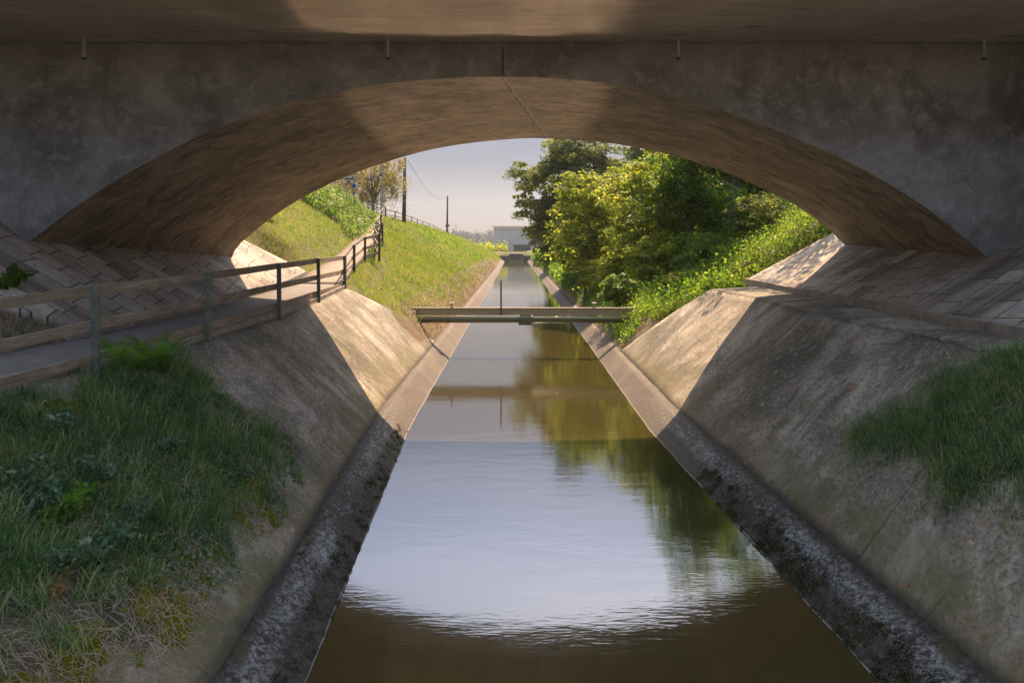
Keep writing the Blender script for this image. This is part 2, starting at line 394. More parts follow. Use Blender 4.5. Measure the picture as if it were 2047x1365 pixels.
# ------------------------------------------------------------------ lie of the land
D1, D2 = 15.24, 24.05
XL = [(-30, -.7), (7.63, -2.30), (18.4, -2.73), (128, -2.2), (200, -2.0)]
XR = [(-30, 5.8), (7.63, 4.10), (18.0, 3.62), (30, 3.72), (128, 4.1), (200, 4.2)]
def xl(Y): return interp(Y, XL)
def xr(Y): return interp(Y, XR)
SW, SH = .76, .54                                    # the waterline strip
def pathout(Y): return interp(Y, [(-30, -12), (6, -8.2), (8.8, -6.95), (11, -6.2), (22, -6.13), (25.5, -6.3)])
def pathin(Y): return interp(Y, [(-30, -14), (6, -9.6), (9, -8.5), (11, -8.2), (14, -8.25), (23, -8.35), (29, -8.6)])
def pathz(Y): return interp(Y, [(-30, 3.1), (18, 3.10), (25.5, 3.33), (29, 3.6)])
FTOP = [(25.5, -6.3, 4.45), (29.3, -6.77, 4.86), (33, -7.1, 5.23), (40.7, -8.1, 5.95), (44, -8.35, 6.2), (48, -9.45, 6.62), (52, -10.0, 7.0), (60, -11.5, 7.75), (70, -13.0, 8.75)]
FT = np.array(FTOP)
PC = FT.copy(); PC[:, 1] -= .95; PC[:, 2] -= 1.13
# smoothed path centre line beyond the bridge
PC[:, 1] = [-7.3, -7.75, -8.05, -9.05, -9.6, -10.3, -10.95, -12.4, -13.9]
EXT = np.array([(20, -7.3, 3.1), (23, -7.3, 3.2)])
PCE = np.concatenate([EXT, PC])

def vnoise(X, Y, s, seed=0.0):
    X = np.asarray(X, float); Y = np.asarray(Y, float)
    return (np.sin(X*s*1.7+seed+1.3*np.sin(Y*s*.9+seed))+np.sin(Y*s*1.3+seed*2+1.1*np.sin(X*s*1.1))+.6*np.sin((X+Y)*s*2.9+seed*3))/2.6

def TL(X, Y):
    """ground height left of the canal, at world X, Y"""
    X = np.asarray(X, float); Y = np.asarray(Y, float)
    e = xl(Y); d = e-X
    strip = d*(SH/SW)
    # lined part
    nx = pathout(Y); px_ = pathin(Y); pz = pathz(Y)
    t1 = np.clip((d-SW)/np.maximum(e-SW-nx, .1), 0, 1)
    near = np.where(d < SW, strip, np.where(X > nx, SH+(pz-SH)*t1, np.where(X > px_, pz, pz+.10+(px_-X)*.64)))
    near = near-.14
    # turf part
    sl = interp(Y, [(0, .62), (100, .6), (200, .46)])
    far = np.where(d < SW, strip, np.where(X > -4.5, SH+(1.95-SH)*np.clip((d-SW)/np.maximum(e-SW+4.5, .1), 0, 1), 2.1-.15+(-4.5-X)*sl))
    far = far+.05*vnoise(X, Y, 1.3)*ss(.9, 2, d)
    crest = interp(Y, [(0, 10.2), (58, 10.2), (78, 8.15), (140, 8.0), (196, 7.2), (215, 2.6), (5000, 2.6)])
    w = ss(26.0, 28.5, Y)
    w = np.where(X < nx, ss(27.6, 29.0, Y), w)
    z = near*(1-w)+far*w
    # the path benched into the slope
    pcx = np.interp(Y, PCE[:, 0], PCE[:, 1]); pcz = np.interp(Y, PCE[:, 0], PCE[:, 2])
    g = (1-ss(.85, 1.7, np.abs(X-pcx)))*ss(24, 27, Y)*(1-ss(70, 74, Y))
    z = z*(1-g)+(pcz-.05)*g
    z = np.where(z > crest-.6, crest-.6*np.exp(-np.maximum(z-crest+.6, 0)/.6), z)
    return z

def TR(X, Y):
    X = np.asarray(X, float); Y = np.asarray(Y, float)
    e = xr(Y); d = X-e
    strip = d*(SH/SW)
    t1 = np.clip((d-SW)/np.maximum(7.4-e-SW, .1), 0, 1)
    near = np.where(d < SW, strip, np.where(X < 7.4, SH+(3.3-SH)*t1, np.where(X < 8.85, 3.3, 3.42+(X-interp(Y, [(-8, 8.3), (11, 8.38), (14, 8.42), (20.6, 8.82), (27.3, 9.35)]))*.53)))-.16
    sl = .52
    far = np.where(d < SW, strip, np.where(X < 5.6, SH+(1.95-SH)*np.clip((d-SW)/np.maximum(5.6-e-SW, .1), 0, 1), 1.95+(X-5.6)*sl))
    far = far+.07*vnoise(X, Y, 1.1, 2)*ss(.9, 2, d)
    w = ss(25.4, 28.0, Y)
    w = np.where(X > 8.75, ss(27.5, 29.0, Y), w)
    z = near*(1-w)+far*w
    crest = interp(Y, [(0, 10.5), (60, 9.5), (196, 7.2), (215, 2.6), (5000, 2.6)])
    z = np.where(z > crest-.6, crest-.6*np.exp(-np.maximum(z-crest+.6, 0)/.6), z)
    return z
def T(X, Y):
    X = np.asarray(X, float); Y = np.asarray(Y, float)
    z = np.where(X < .6, TL(X, Y), TR(X, Y))
    return z

# ------------------------------------------------------------------ ground sheet
ys = np.concatenate([np.arange(-60, 0, 6), np.arange(0, 24, 1.0), np.arange(24, 80, .5), np.arange(80, 190, 2), np.arange(190, 222, 1.5), np.array([230, 250, 300, 400, 600, 900, 1400, 2000])])
dd = np.concatenate([[-1.35, 0, SW], np.arange(1.1, 20, .33), np.array([20.5, 22, 25, 30, 40, 60, 100, 200, 400, 800, 1400])])
V = []; SO = []
for y in ys:
    e = float(xl(y)); X = e-dd; z = TL(X, np.full_like(X, y)); z[0] = -1.3; z[1] = -.14; z[2] = SH-.14
    k = float(ss(194, 200, y)); z = z*(1-k)+np.maximum(z, 2.6)*k
    rowL = np.stack([X, np.full_like(X, y), z], -1)[::-1]; s1 = (1-ss(1.3, 2.1, dd+.35*vnoise(dd*2, y, 2)))[::-1]
    e = float(xr(y)); X = e+dd; z = TR(X, np.full_like(X, y)); z[0] = -1.3; z[1] = -.14; z[2] = SH-.14
    z = z*(1-k)+np.maximum(z, 2.6)*k
    rowR = np.stack([X, np.full_like(X, y), z], -1); s2 = 1-ss(1.6, 2.4, dd)
    V.append(np.concatenate([rowL, rowR])); SO.append(np.concatenate([s1, s2*.8])*(y < 190))
V = np.array(V); n, m, _ = V.shape
idx = np.arange(n*m).reshape(n, m)
q = np.stack([idx[:-1, :-1], idx[:-1, 1:], idx[1:, 1:], idx[1:, :-1]], -1).reshape(-1, 4)
g = mesh_np('ground', V.reshape(-1, 3), q, M['ground'], smooth=True)
at = g.data.attributes.new('soil', 'FLOAT', 'POINT'); at.data.foreach_set('value', np.array(SO, dtype=np.float32).ravel())
tag(g, kind='structure')

# ------------------------------------------------------------------ water
yy = np.array([-55.0, 7.63, 18.2, 60, 128, 195]); W = [[(xl(y)-.35, y, 0), (xr(y)+.35, y, 0)] for y in yy]
W = np.array(W, float).reshape(-1, 3); k = len(yy)
o = mesh_np('water', W, np.array([(2*i, 2*i+1, 2*i+3, 2*i+2) for i in range(k-1)]), M['water']); tag(o, kind='structure')

# ------------------------------------------------------------------ bank lining
def band(name, Ys, fa, fb, m, mat, thick=.3, bulge=0.0, v0=0.0, jit=0.0, side=1, mirror_u=False):
    """surface between the line fa(t)->(X,Y,Z) and the line fb, for t in Ys"""
    rows = []; uvs = []
    for t in Ys:
        a = np.array(fa(t), float); b = np.array(fb(t), float); L = np.linalg.norm((b-a)[[0, 2]])
        r = []; u = []
        for i in range(m):
            s = i/(m-1); p = a+(b-a)*s
            p[2] += bulge*math.sin(math.pi*s)
            p[2] += jit*float(vnoise(p[0]*3, p[1], 1.6, 4))
            r.append(p); u.append((p[1], v0+s*L))
        rows.append(r); uvs.append(u)
    if side > 0: rows = [r for r in rows]
    R = np.array(rows); U = np.array(uvs)
    if side < 0: R = R[:, ::-1]; U = U[:, ::-1]
    return loft(name, R, mat, thick, U, jitter=0, smooth=False)

YN = np.concatenate([np.arange(-8, 18, .5), np.arange(18, 60, 1), np.arange(60, 192, 4), [194]])
def wav(t, k=1.0): return .010*math.sin(t*2.3+k)+.006*math.sin(t*5.9+k*2)+.006*math.sin(t*13.7+k)
for sd in (-1, 1):
    ex = xl if sd < 0 else xr
    o = band('canal_bank_foot', YN, lambda t: (ex(t)-sd*(.5)+sd*wav(t, sd), t, -.5*SH/SW), lambda t: (ex(t)+sd*(SW+wav(t, 3)), t, SH), 7, M['strip'], .3, 0, -.62, .012, side=sd)
    tag(o, kind='structure')
# upper slabs; the far end is cut obliquely
def slabrow(side, s):
    """s in 0..1 across the slope -> X, Z functions and far end Y"""
    pass
rowsL, uvL, rowsR, uvR = [], [], [], []
mm = 15
for tt in np.concatenate([np.linspace(-8, 14, 30), np.linspace(14.4, 22, 24), np.linspace(22.3, 30, 22)]):
    rl, ul, rr, ur = [], [], [], []
    for i in range(mm):
        s = i/(mm-1)
        yend = lerp(30.4, 25.6, s); y = tt if tt < 22 else 22+(tt-22)/8*(yend-22)
        a = np.array((xl(y)-SW+.02, y, SH-.008)); b = np.array((pathout(y)+.05, y, pathz(y)-.07))
        p = a+(b-a)*s; p[2] += .10*math.sin(math.pi*s)+.014*float(vnoise(p[0]*2, y, 1.7, 1)); L = math.hypot(b[0]-a[0], b[2]-a[2])
        rl.append(p); ul.append((y+41.3, .95+s*L))
        yend = lerp(27.9, 24.6, s); y = tt if tt < 22 else 22+(tt-22)/8*(yend-22)
        a = np.array((xr(y)+SW-.02, y, SH-.008)); b = np.array((7.35+.1*math.sin(y*.7)-.5*float(ss(12, 9, y)) - .1*float(ss(22, 25, y)), y, 3.27))
        p = a+(b-a)*s; p[2] += .10*math.sin(math.pi*s)+.014*float(vnoise(p[0]*2, y, 1.7, 5)); L = math.hypot(b[0]-a[0], b[2]-a[2])
        rr.append(p); ur.append((y, .95+s*L))
    rowsL.append(rl[::-1]); uvL.append(ul[::-1]); rowsR.append(rr); uvR.append(ur)
tag(loft('canal_bank_slab', rowsL, M['slab'], .3, np.array(uvL), smooth=False), kind='structure')
tag(loft('canal_bank_slab', rowsR, M['slab'], .3, np.array(uvR), smooth=False), kind='structure')
# right berm, flat concrete ledge between slope and kerb
def bermin(t): return 7.33+.1*math.sin(t*.7)-.5*float(ss(12, 9, t))-.1*float(ss(22, 25, t))
tag(band('bank_ledge', np.linspace(-8, 24.6, 50), lambda t: (bermin(t), t, 3.278), lambda t: (8.8, t, 3.36), 5, M['slab'], .25, .01, 4.2, .008), kind='structure')
rows = [[(lerp(bermin(24.6), 8.8, i/4), lerp(24.6, lerp(24.7, 27.3, i/4), k/4), lerp(3.278, 3.36, i/4)+.01) for i in range(5)] for k in range(5)]
uvv = [[(p[1], 4.2+i) for i, p in enumerate(r)] for r in rows]
# kerb of the right paving
def kline(t): return np.array((interp(t, [(-8, 8.3), (11, 8.38), (14, 8.42), (20.6, 8.82), (27.3, 9.35)]), t, 0))
rows = []
kY = np.linspace(-2, 27.3, 60)
def kerbstones(name, y0, y1, L, fx, fz, w, h, lab_mat):
    mb = MB(); y = y0; 
    while y < y1-.2:
        a = Vector((float(fx(y+.01)), y+.012, float(fz(y))-h/2+.02)); b = Vector((float(fx(y+L)), min(y+L, y1)-.012, float(fz(y+L))-h/2+.02))
        dz = random.uniform(-.008, .008); a.z += dz; b.z += dz
        mb.beam(a, b, w, h); y += L
    return mb
o = kerbstones('kerb', -2, 27.3, 1.0, lambda t: kline(t)[0], lambda t: 3.52, .16, .42, None).build('kerb', M['kerb'], bevel=.01); tag(o, kind='structure')

# paving: stone slabs up to the arch and beyond it
def pave(name, side, Y0f, Y1f, footx, footz, upf, nY, nS):
    R, U = [], []
    for i in range(nY):
        t = i/(nY-1); r, u = [], []
        for j in range(nS):
            s = j/(nS-1)
            y = lerp(Y0f(s), Y1f(s), t); fx, fz = footx(y), footz(y)
            L = s*upf[0]; 
            r.append((fx+side*L*math.cos(upf[1]), y, fz+L*math.sin(upf[1])+.012*float(vnoise(L, y, 1.1)))); u.append((L, -side*y))
        if side < 0: r = r[::-1]; u = u[::-1]
        R.append(r); U.append(u)
    return tag(loft(name, R, M['paving'], .2, np.array(U)), kind='structure')
def fzR(y): return 3.47
def slopeR(y): return 0
pave('pavement_slope', 1, lambda s: -8, lambda s: 27.3+.0*s, lambda y: float(kline(y)[0])+.07, lambda y: 3.50, (16.0, math.radians(28.5)), 80, 30)
pave('pavement_slope', -1, lambda s: 13.2-5.5*min(s*3, 1), lambda s: 28.6-2.2*min(s*4, 1), lambda y: float(pathin(y))-.08, lambda y: float(pathz(y))+.22, (15.0, math.radians(34)), 60, 30)
# left: path and kerbs
tag(band('path', np.concatenate([np.linspace(-6, 26, 60)]), lambda t: (float(pathout(t))-.06, t, float(pathz(t))), lambda t: (float(pathin(t)), t, float(pathz(t))+.02), 4, M['path'], .12, 0, 0, .006, side=-1), kind='structure')
R, U = [], []
for y in np.linspace(26, 75, 90):
    cx = np.interp(y, PCE[:, 0], PCE[:, 1]); cz = np.interp(y, PCE[:, 0], PCE[:, 2])
    w = .95-.3*ss(26, 34, y)
    R.append([(cx-w+.05*math.sin(y*3), y, cz+.02), (cx, y, cz+.04), (cx+w+.05*math.sin(y*2.2), y, cz+.02)]); U.append([(y, 0), (y, 1), (y, 2)])
tag(loft('path', R, M['gravel'], .1, np.array(U)), kind='structure')
o = kerbstones('kerb', 6.0, 25.8, 1.0, pathout, lambda t: pathz(t)+.02, .16, .30, None).build('kerb', M['kerb'], bevel=.01); tag(o, kind='structure')
o = kerbstones('kerb', 12.6, 28.4, 1.0, lambda t: pathin(t)-.02, lambda t: pathz(t)+.2, .14, .34, None).build('kerb', M['kerb'], bevel=.01); tag(o, kind='structure')

# ------------------------------------------------------------------ the bridge
def curve(pts, Y, n=72):
    a = np.array([P(x, y, Y) for x, y in pts])[:, [0, 2]]
    # Catmull-Rom then resample by length
    out = []
    for i in range(len(a)-1):
        p0 = a[max(i-1, 0)]; p1 = a[i]; p2 = a[i+1]; p3 = a[min(i+2, len(a)-1)]
        for t in np.linspace(0, 1, 12, endpoint=False):
            out.append(.5*((2*p1)+(-p0+p2)*t+(2*p0-5*p1+4*p2-p3)*t*t+(-p0+3*p1-3*p2+p3)*t**3))
    out.append(a[-1]); out = np.array(out)
    L = np.concatenate([[0], np.cumsum(np.linalg.norm(np.diff(out, axis=0), axis=1))])
    s = np.linspace(0, L[-1], n)
    return np.stack([np.interp(s, L, out[:, 0]), np.interp(s, L, out[:, 1])], -1), s
near_px = [(-40, 548), (65, 478), (145, 418), (250, 350), (400, 272), (550, 214), (700, 178), (850, 160), (1005, 154), (1150, 160), (1300, 182), (1500, 240), (1700, 326), (1850, 415), (1990, 527), (2080, 605)]
far_px = [(452, 560), (466, 508), (490, 478), (580, 410), (700, 350), (850, 302), (980, 282), (1095, 277), (1250, 291), (1400, 327), (1550, 388), (1640, 445), (1688, 489), (1740, 545)]
cn, sn = curve(near_px, D1); cf, sf = curve(far_px, D2)
ZT = 9.36                                             # underside of the deck
bridge = empty('bridge', (0, D1, 0), 'concrete road bridge whose wide flat arch spans the canal', 'bridge')
def rel(o, p):
    o.parent = p; o.matrix_parent_inverse = p.matrix_world.inverted() if False else o.matrix_parent_inverse
def child(o, root):
    """keep world coordinates although parented"""
    me = o.data; L = root.location
    if hasattr(me, 'vertices'):
        c = np.zeros(len(me.vertices)*3, dtype=np.float32); me.vertices.foreach_get('co', c)
        c = c.reshape(-1, 3)-np.array(L, dtype=np.float32); me.vertices.foreach_set('co', c.ravel()); me.update()
    o.parent = root; return o
# vault
nv = 14; rows = []; uvs = []
for i in range(nv):
    t = i/(nv-1); c = cn+(cf-cn)*t; y = D1+(D2-D1)*t
    rows.append(np.stack([c[:, 0], np.full(len(c), y), c[:, 1]+.010*vnoise(c[:, 0]*2, y, 1.5)*(0 < i < nv-1)], -1))
    uvs.append(np.stack([sn, np.full(len(c), y)], -1))
R = np.array(rows); U = np.array(uvs); n_, m_, _ = R.shape; idx = np.arange(n_*m_).reshape(n_, m_)
q = np.stack([idx[:-1, :-1], idx[1:, :-1], idx[1:, 1:], idx[:-1, 1:]], -1).reshape(-1, 4)
child(mesh_np('arch_vault', R.reshape(-1, 3), q, M['vault'], None, True, U.reshape(-1, 2)), bridge)
def spandrel(c, Y, flip):
    V = []; Q = []
    nseg = 5
    for x, z in c:
        for k in range(nseg+1): V.append((x, Y, lerp(z, ZT+.3, k/nseg)))
    for i in range(len(c)-1):
        for k in range(nseg):
            a = i*(nseg+1)+k; b = a+nseg+1
            Q.append((a, b, b+1, a+1))
    for sx, (x0, z0) in ((-24, c[0]), (24, c[-1])):
        b = len(V); V += [(x0, Y, 1.0), (sx, Y, 1.0), (sx, Y, ZT+.3), (x0, Y, ZT+.3)]; Q.append((b, b+1, b+2, b+3) if sx > 0 else (b+1, b, b+3, b+2))
    Q = np.array(Q)
    if flip: Q = Q[:, ::-1]
    return mesh_np('spandrel_wall', V, Q, M['wall'])
child(spandrel(cn, D1, False), bridge); child(spandrel(cf, D2, True), bridge)
# deck with a drip groove where it meets the wall; prism along X
prof = [(11.2, ZT+.06), (15.02, ZT-.01), (15.05, ZT+.13), (15.20, ZT+.13), (15.24, ZT+.10), (24.6, ZT+.10), (24.75, ZT+.4), (24.75, 10.5), (11.2, 10.5)]
xs = np.linspace(-24, 24, 25); V = [(x, y, z) for x in xs for y, z in prof]; k = len(prof); Q = []
for i in range(len(xs)-1):
    for j in range(k): Q.append((i*k+j, i*k+(j+1) % k, (i+1)*k+(j+1) % k, (i+1)*k+j))
Q.append(tuple(range(k))[::-1]); Q.append(tuple((len(xs)-1)*k+j for j in range(k)))
child(mesh_np('deck', V, Q, M['deck']), bridge)
for yy_ in (11.35, 24.6):
    child(MB().box((0, yy_, 10.98), (48, .25, .96)).build('parapet', M['wall'], bevel=.02), bridge)
child(MB().box((11.75, 13.4, 6.5), (.5, 3.66, 6.0)).build('wing_wall', M['wall']), bridge)
# crown joint
jp = []
i0 = int(np.argmin(abs(cn[:, 0]-P(1005, 154, D1)[0]))); 
xj = P(1005, 154, D1)[0]
mb = MB(); mb.v += [(xj-.018, D1-.02, 8.66), (xj+.022, D1-.02, 8.66), (xj+.015, D1-.02, 9.3), (xj-.012, D1-.02, 9.3), (xj-.018, D1+.02, 8.66), (xj+.022, D1+.02, 8.66), (xj+.015, D1+.02, 9.3), (xj-.012, D1+.02, 9.3)]
mb.f += [(0, 1, 2, 3), (0, 3, 7, 4), (1, 5, 6, 2), (0, 4, 5, 1)]
child(mb.build('joint', M['seal']), bridge)
child(MB().box((xj+.095, D1-.006, 8.98), (.12, .02, .6)).build('joint', M['wall']), bridge)
pa = np.array([P(1005, 154, D1), P(1095, 277, D2)]); mb = MB(); V = []
for i in range(40):
    t = i/39; c = cn+(cf-cn)*t; x = lerp(pa[0][0], pa[1][0], t); z = float(np.interp(x, c[:, 0], c[:, 1]))
    w = .022+.014*math.sin(i*2.1)+.01*math.sin(i*5.3); y = lerp(D1, D2, t); x += .012*math.sin(i*1.7)
    V += [(x-w, y, z-.012), (x+w, y, z-.012)]
child(mesh_np('joint', V, np.array([(2*i, 2*i+2, 2*i+3, 2*i+1) for i in range(39)]), M['fill']), bridge)
V2 = [(x-.03, y, z-.004) for x, y, z in V]
child(mesh_np('joint', V2, np.array([(2*i, 2*i+2, 2*i+3, 2*i+1) for i in range(39)]), M['seal']), bridge)
# four drip pipes hanging out of the deck
for x in (168, 775, 1356, 1967):
    yq = 14.75; X = (x-CX)/F*yq; tl = random.uniform(-.01, .01)
    p = MB().tube([(X, yq, ZT+.05), (X+tl, yq, ZT-.46)], .036, 12).build('drain_pipe', M['galv'], smooth=False)
    child(p, bridge)
    e = MB().tube([(X+tl, yq, ZT-.44), (X+tl, yq, ZT-.475)], .045, 12).build('pipe_end', M['seal']); e.data.transform(__import__('mathutils').Matrix.Translation(-bridge.location)); e.parent = p

# ------------------------------------------------------------------ fence along the path
def fence(root, posts, rails, post_mat, pw=.1, extra=0.45, rail_mat=None, rw=.05, lean=None):
    """posts: list of (X, Y, Ztop, Zbase). rails: list of (offset below the top, height)"""
    for i, (x, y, zt, zb) in enumerate(posts):
        lx, ly = (lean or {}).get(i, (random.uniform(-.02, .02), random.uniform(-.015, .015)))
        o = MB().beam((x, y, zt+.0), (x-lx, y+ly, zb-extra*(1 if abs(lx) < .1 else 0)), pw, pw*.8).build('post', post_mat, bevel=.008); child(o, root)
    for (a, b) in zip(posts[:-1], posts[1:]):
        for off, h in rails:
            pa = Vector((a[0]-pw*.75, a[1]+.0, a[2]-off)); pb = Vector((b[0]-pw*.75, b[1]-.012, b[2]-off))
            mid = (pa+pb)/2+Vector((random.uniform(-.015, .015), 0, random.uniform(-.02, .005)))
            mb = MB(); mb.beam(pa, mid, rw, h); mb.beam(mid, pb, rw, h)
            o = mb.build('rail', rail_mat or M['wood']); child(o, root)
nearposts = [(-8.25, 6.6, 4.16, 3.05), (-6.28, 10.3, 4.27, 3.0), (-6.04, 13.6, 4.34, 3.0), (-6.04, 17.7, 4.40, 3.05), (-6.07, 21.4, 4.45, 3.1), (-6.25, 25.5, 4.46, 3.3)]
nearposts[0] = (-6.55, 6.7, 4.16, 3.0)
f1 = empty('path_fence', (-6.1, 10, 3), 'timber railed fence on green posts along the path beneath the arch', 'fence')
fence(f1, nearposts, [(.075, .15), (.60, .15), (1.10, .15)], M['post'], .10)
f2 = empty('path_fence', (-6.8, 29, 3.5), 'crooked weathered fence climbing the sunny grass slope beside the path', 'fence')
up = [(-6.27, 25.62, 4.44, 3.3)]+[(x, y, z, z-1.15) for y, x, z in FTOP[1:3]]+[(-6.79, 35, 5.44, 4.3), (-7.15, 35.7, 5.80, 4.6), (-6.94, 36.5, 6.02, 4.07)]+[(x, y, z, z-1.15) for y, x, z in FTOP[3:]]
fence(f2, up, [(.07, .13), (.55, .13), (.98, .13)], M['pole'], .11, .3, lean={5: (.5, 0)})
f3 = empty('ridge_fence', (-14, 75, 8), 'dark post and rail fence along the crest of the embankment', 'fence')
rp = []
for px_, Y in ((771, 72), (790, 84), (806.5, 94), (823, 105), (834.5, 115), (845.5, 125), (858.7, 137), (868, 148), (875, 158), (882, 170), (889, 182), (896.5, 194)):
    X = (px_-CX)/F*Y; zg = float(TL(X, Y)); rp.append((X, Y, zg+1.15, zg))
fence(f3, rp, [(.06, .12), (.60, .12)], M['pole'], .12, .3, rw=.06)

# ------------------------------------------------------------------ pipe bridge across the canal
YB = 30.4
pb = empty('pipe_bridge', (0, YB, 2), 'pale steel girder and green pipe crossing the canal just above the water', 'footbridge')
xa, xb = P(815, 0, YB)[0], P(1275, 0, YB)[0]
zt, zm = P(0, 616, YB)[2], P(0, 631, YB)[2]
mb = MB(); mb.box(((xa+xb)/2, YB+.25, (zt+zm)/2), (xb-xa, .03, zt-zm)); mb.box(((xa+xb)/2, YB+.25, zt-.012), (xb-xa, .13, .026)); mb.box(((xa+xb)/2, YB+.25, zm+.01), (xb-xa, .16, .022))
child(mb.build('girder', M['steel'], bevel=.004), pb)
r = (645-632)/2/F*YB; zc = P(0, 638.5, YB)[2]
pp = MB().tube([(xa-.6, YB-.05, zc), (xb+.6, YB-.05, zc)], r, 20).build('pipe', M['pipe'], smooth=True); child(pp, pb)
for x in (895, 997, 1112):
    X = P(x, 0, YB)[0]; c = MB().tube([(X-.03, YB-.05, zc), (X+.03, YB-.05, zc)], r*1.10, 20).build('pipe_band', M['pipe']); c.data.transform(__import__('mathutils').Matrix.Translation(-pb.location)); c.parent = pp
X0, X1 = P(1038, 0, YB)[0], P(1062, 0, YB)[0]
mb = MB(); mb.tube([(X0, YB-.05, zc), (X1, YB-.05, zc)], r*1.32, 20); mb.tube([(X0-.04, YB-.05, zc), (X0, YB-.05, zc)], r*1.5, 20); mb.tube([(X1, YB-.05, zc), (X1+.04, YB-.05, zc)], r*1.5, 20)
mb.box(((X0+X1)/2, YB-.05, zc+r*1.5), (X1-X0+.08, .1, .05)); mb.box(((X0+X1)/2, YB-.05, zc-r*1.5), (X1-X0+.08, .1, .05))
child(mb.build('coupling', M['pipe']), pb)
for x, w in ((902, .10), (1189, .10)):
    X = P(x, 0, YB)[0]; mb = MB(); mb.box((X, YB+.25, zt+.08), (w, w, .22)); mb.box((X, YB+.25, zt+.205), (.2, .2, .04)); child(mb.build('stub_post', M['steel'], bevel=.01), pb)
X = P(1001.5, 0, YB)[0]
child(MB().box((X, YB+.12, (P(0, 561, YB)[2]+zm)/2), (.07, .05, P(0, 561, YB)[2]-zm)).build('gauge_pole', M['rust'], bevel=.004), pb)
for x in (-4.55, 5.6):
    child(MB().box((x, YB+.45, 1.55), (.5, 1.3, .75)).build('abutment', M['kerb'], bevel=.03), pb)

# ------------------------------------------------------------------ weir, building, poles, lamp, signs
wr = empty('weir', (1, 194, 0), 'dark concrete weir with two wing walls closing the far end of the canal', 'weir')
for a, b in ((985, 1018), (1046, 1090)):
    Xa, Xb = P(a, 0, 192)[0], P(b, 0, 192)[0]
    child(MB().box(((Xa+Xb)/2, 193.0, .3), (Xb-Xa, 2.0, 2.7)).build('wing_wall', M['dark'], bevel=.03), wr)
for x in (1018.6, 1045.4):
    X = P(x, 0, 192)[0]; child(MB().box((X, 192.2, .55), (.28, 3.2, 3.3)).build('pier', M['weedy'], bevel=.03), wr)
Xa, Xb = P(1019.5, 0, 197)[0], P(1044.5, 0, 197)[0]
child(MB().box(((Xa+Xb)/2, 197, .9), (Xb-Xa, .4, 2.3)).build('gate', M['dark']), wr)
child(MB().box(((Xa+Xb)/2, 196.6, 2.12), (Xb-Xa+.8, .9, .14)).build('walkway', M['plaster'], bevel=.02), wr)
child(MB().box(((Xa+Xb)/2, 205, 1.6), (Xb-Xa+3, .5, 2.6)).build('headwall', M['dark']), wr)
w2 = MB().box(((P(1027, 0, 240)[0]+P(1060, 0, 240)[0])/2, 240, 3.3), (6, 1.0, 2.8)).build('retaining_wall', M['dark'], bevel=.03); tag(w2, 'low dark wall standing behind the weir below the grey building', 'wall')
bd = empty('building', (6, 262, 2.6), 'plain grey walled building with a pale flat roof behind the weir', 'building')
x0, x1 = P(988, 0, 260)[0], P(1110, 0, 260)[0]; ztop = P(0, 457, 260)[2]
child(MB().box(((x0+x1)/2, 266, (ztop+2.4)/2), (x1-x0, 12, ztop-2.4)).build('wall', M['plaster']), bd)
child(MB().box(((x0+x1)/2, 266, ztop+.45), (x1-x0+.8, 12.8, .95)).build('roof', M['roof'], bevel=.05), bd)

def pole(px_, ytop, Y, r, label):
    X = (px_-CX)/F*Y; zg = float(TL(X, Y)); z1 = P(0, ytop, Y)[2]
    e = empty('utility_pole', (X, Y, zg), label, 'utility pole')
    child(MB().tube([(X-.10, Y, zg-.5), (X+.02, Y, z1)], [r*1.15, r*.8], 12).build('pole', M['pole'], smooth=True), e)
    for s in (-1, 1):
        child(MB().tube([(X, Y-.02, z1-.55), (X+s*.45, Y-.02, z1-.5), (X+s*.45, Y-.02, z1-.32)], .03, 6).build('insulator', M['galv']), e)
    return X, Y, z1, e
a = pole(809, 316, 88, .24, 'tall timber utility pole standing on the crest beside the lamp')
b = pole(894.5, 392, 165, .22, 'shorter timber pole bearing a triangular sign, farther along the crest')
X, Y, z1, e = b
zs = P(0, 449, Y)[2]; k = .62
for nm, s, dy, mt in (('sign_board', 1.0, -.28, 'signback'),):
    V = [(X-k, Y+dy, zs-.5), (X+k, Y+dy, zs-.5), (X, Y+dy, zs+.6), (X-k, Y+dy+.03, zs-.5), (X+k, Y+dy+.03, zs-.5), (X, Y+dy+.03, zs+.6)]
    child(mesh_np(nm, V, [(0, 1, 2), (5, 4, 3), (0, 3, 4, 1), (1, 4, 5, 2), (2, 5, 3, 0)], M['rust']), e)
def wire(p, q, sag, label):
    pts = [Vector(p).lerp(Vector(q), t/24)-Vector((0, 0, sag*4*(t/24)*(1-t/24))) for t in range(25)]
    tag(MB().tube(pts, .022, 5).build('wire', M['wire']), label, 'wire')
wire((a[0]+.45, a[1], a[2]-.32), (b[0]-.45, b[1], b[2]-.32), 1.9, 'sagging wire strung between the two utility poles')
wire((a[0]-.45, a[1], a[2]-.32), (-30, 60, 19), 1.0, 'upper wire leaving the tall pole to the left')
wire((a[0]-.3, a[1], a[2]-1.0), (-26, 62, 14.5), .6, 'lower wire leaving the tall pole to the left')
wire((b[0]-.45, b[1], b[2]-.4), (-34, 120, 10.5), 1.0, 'wire leaving the shorter pole to the left')
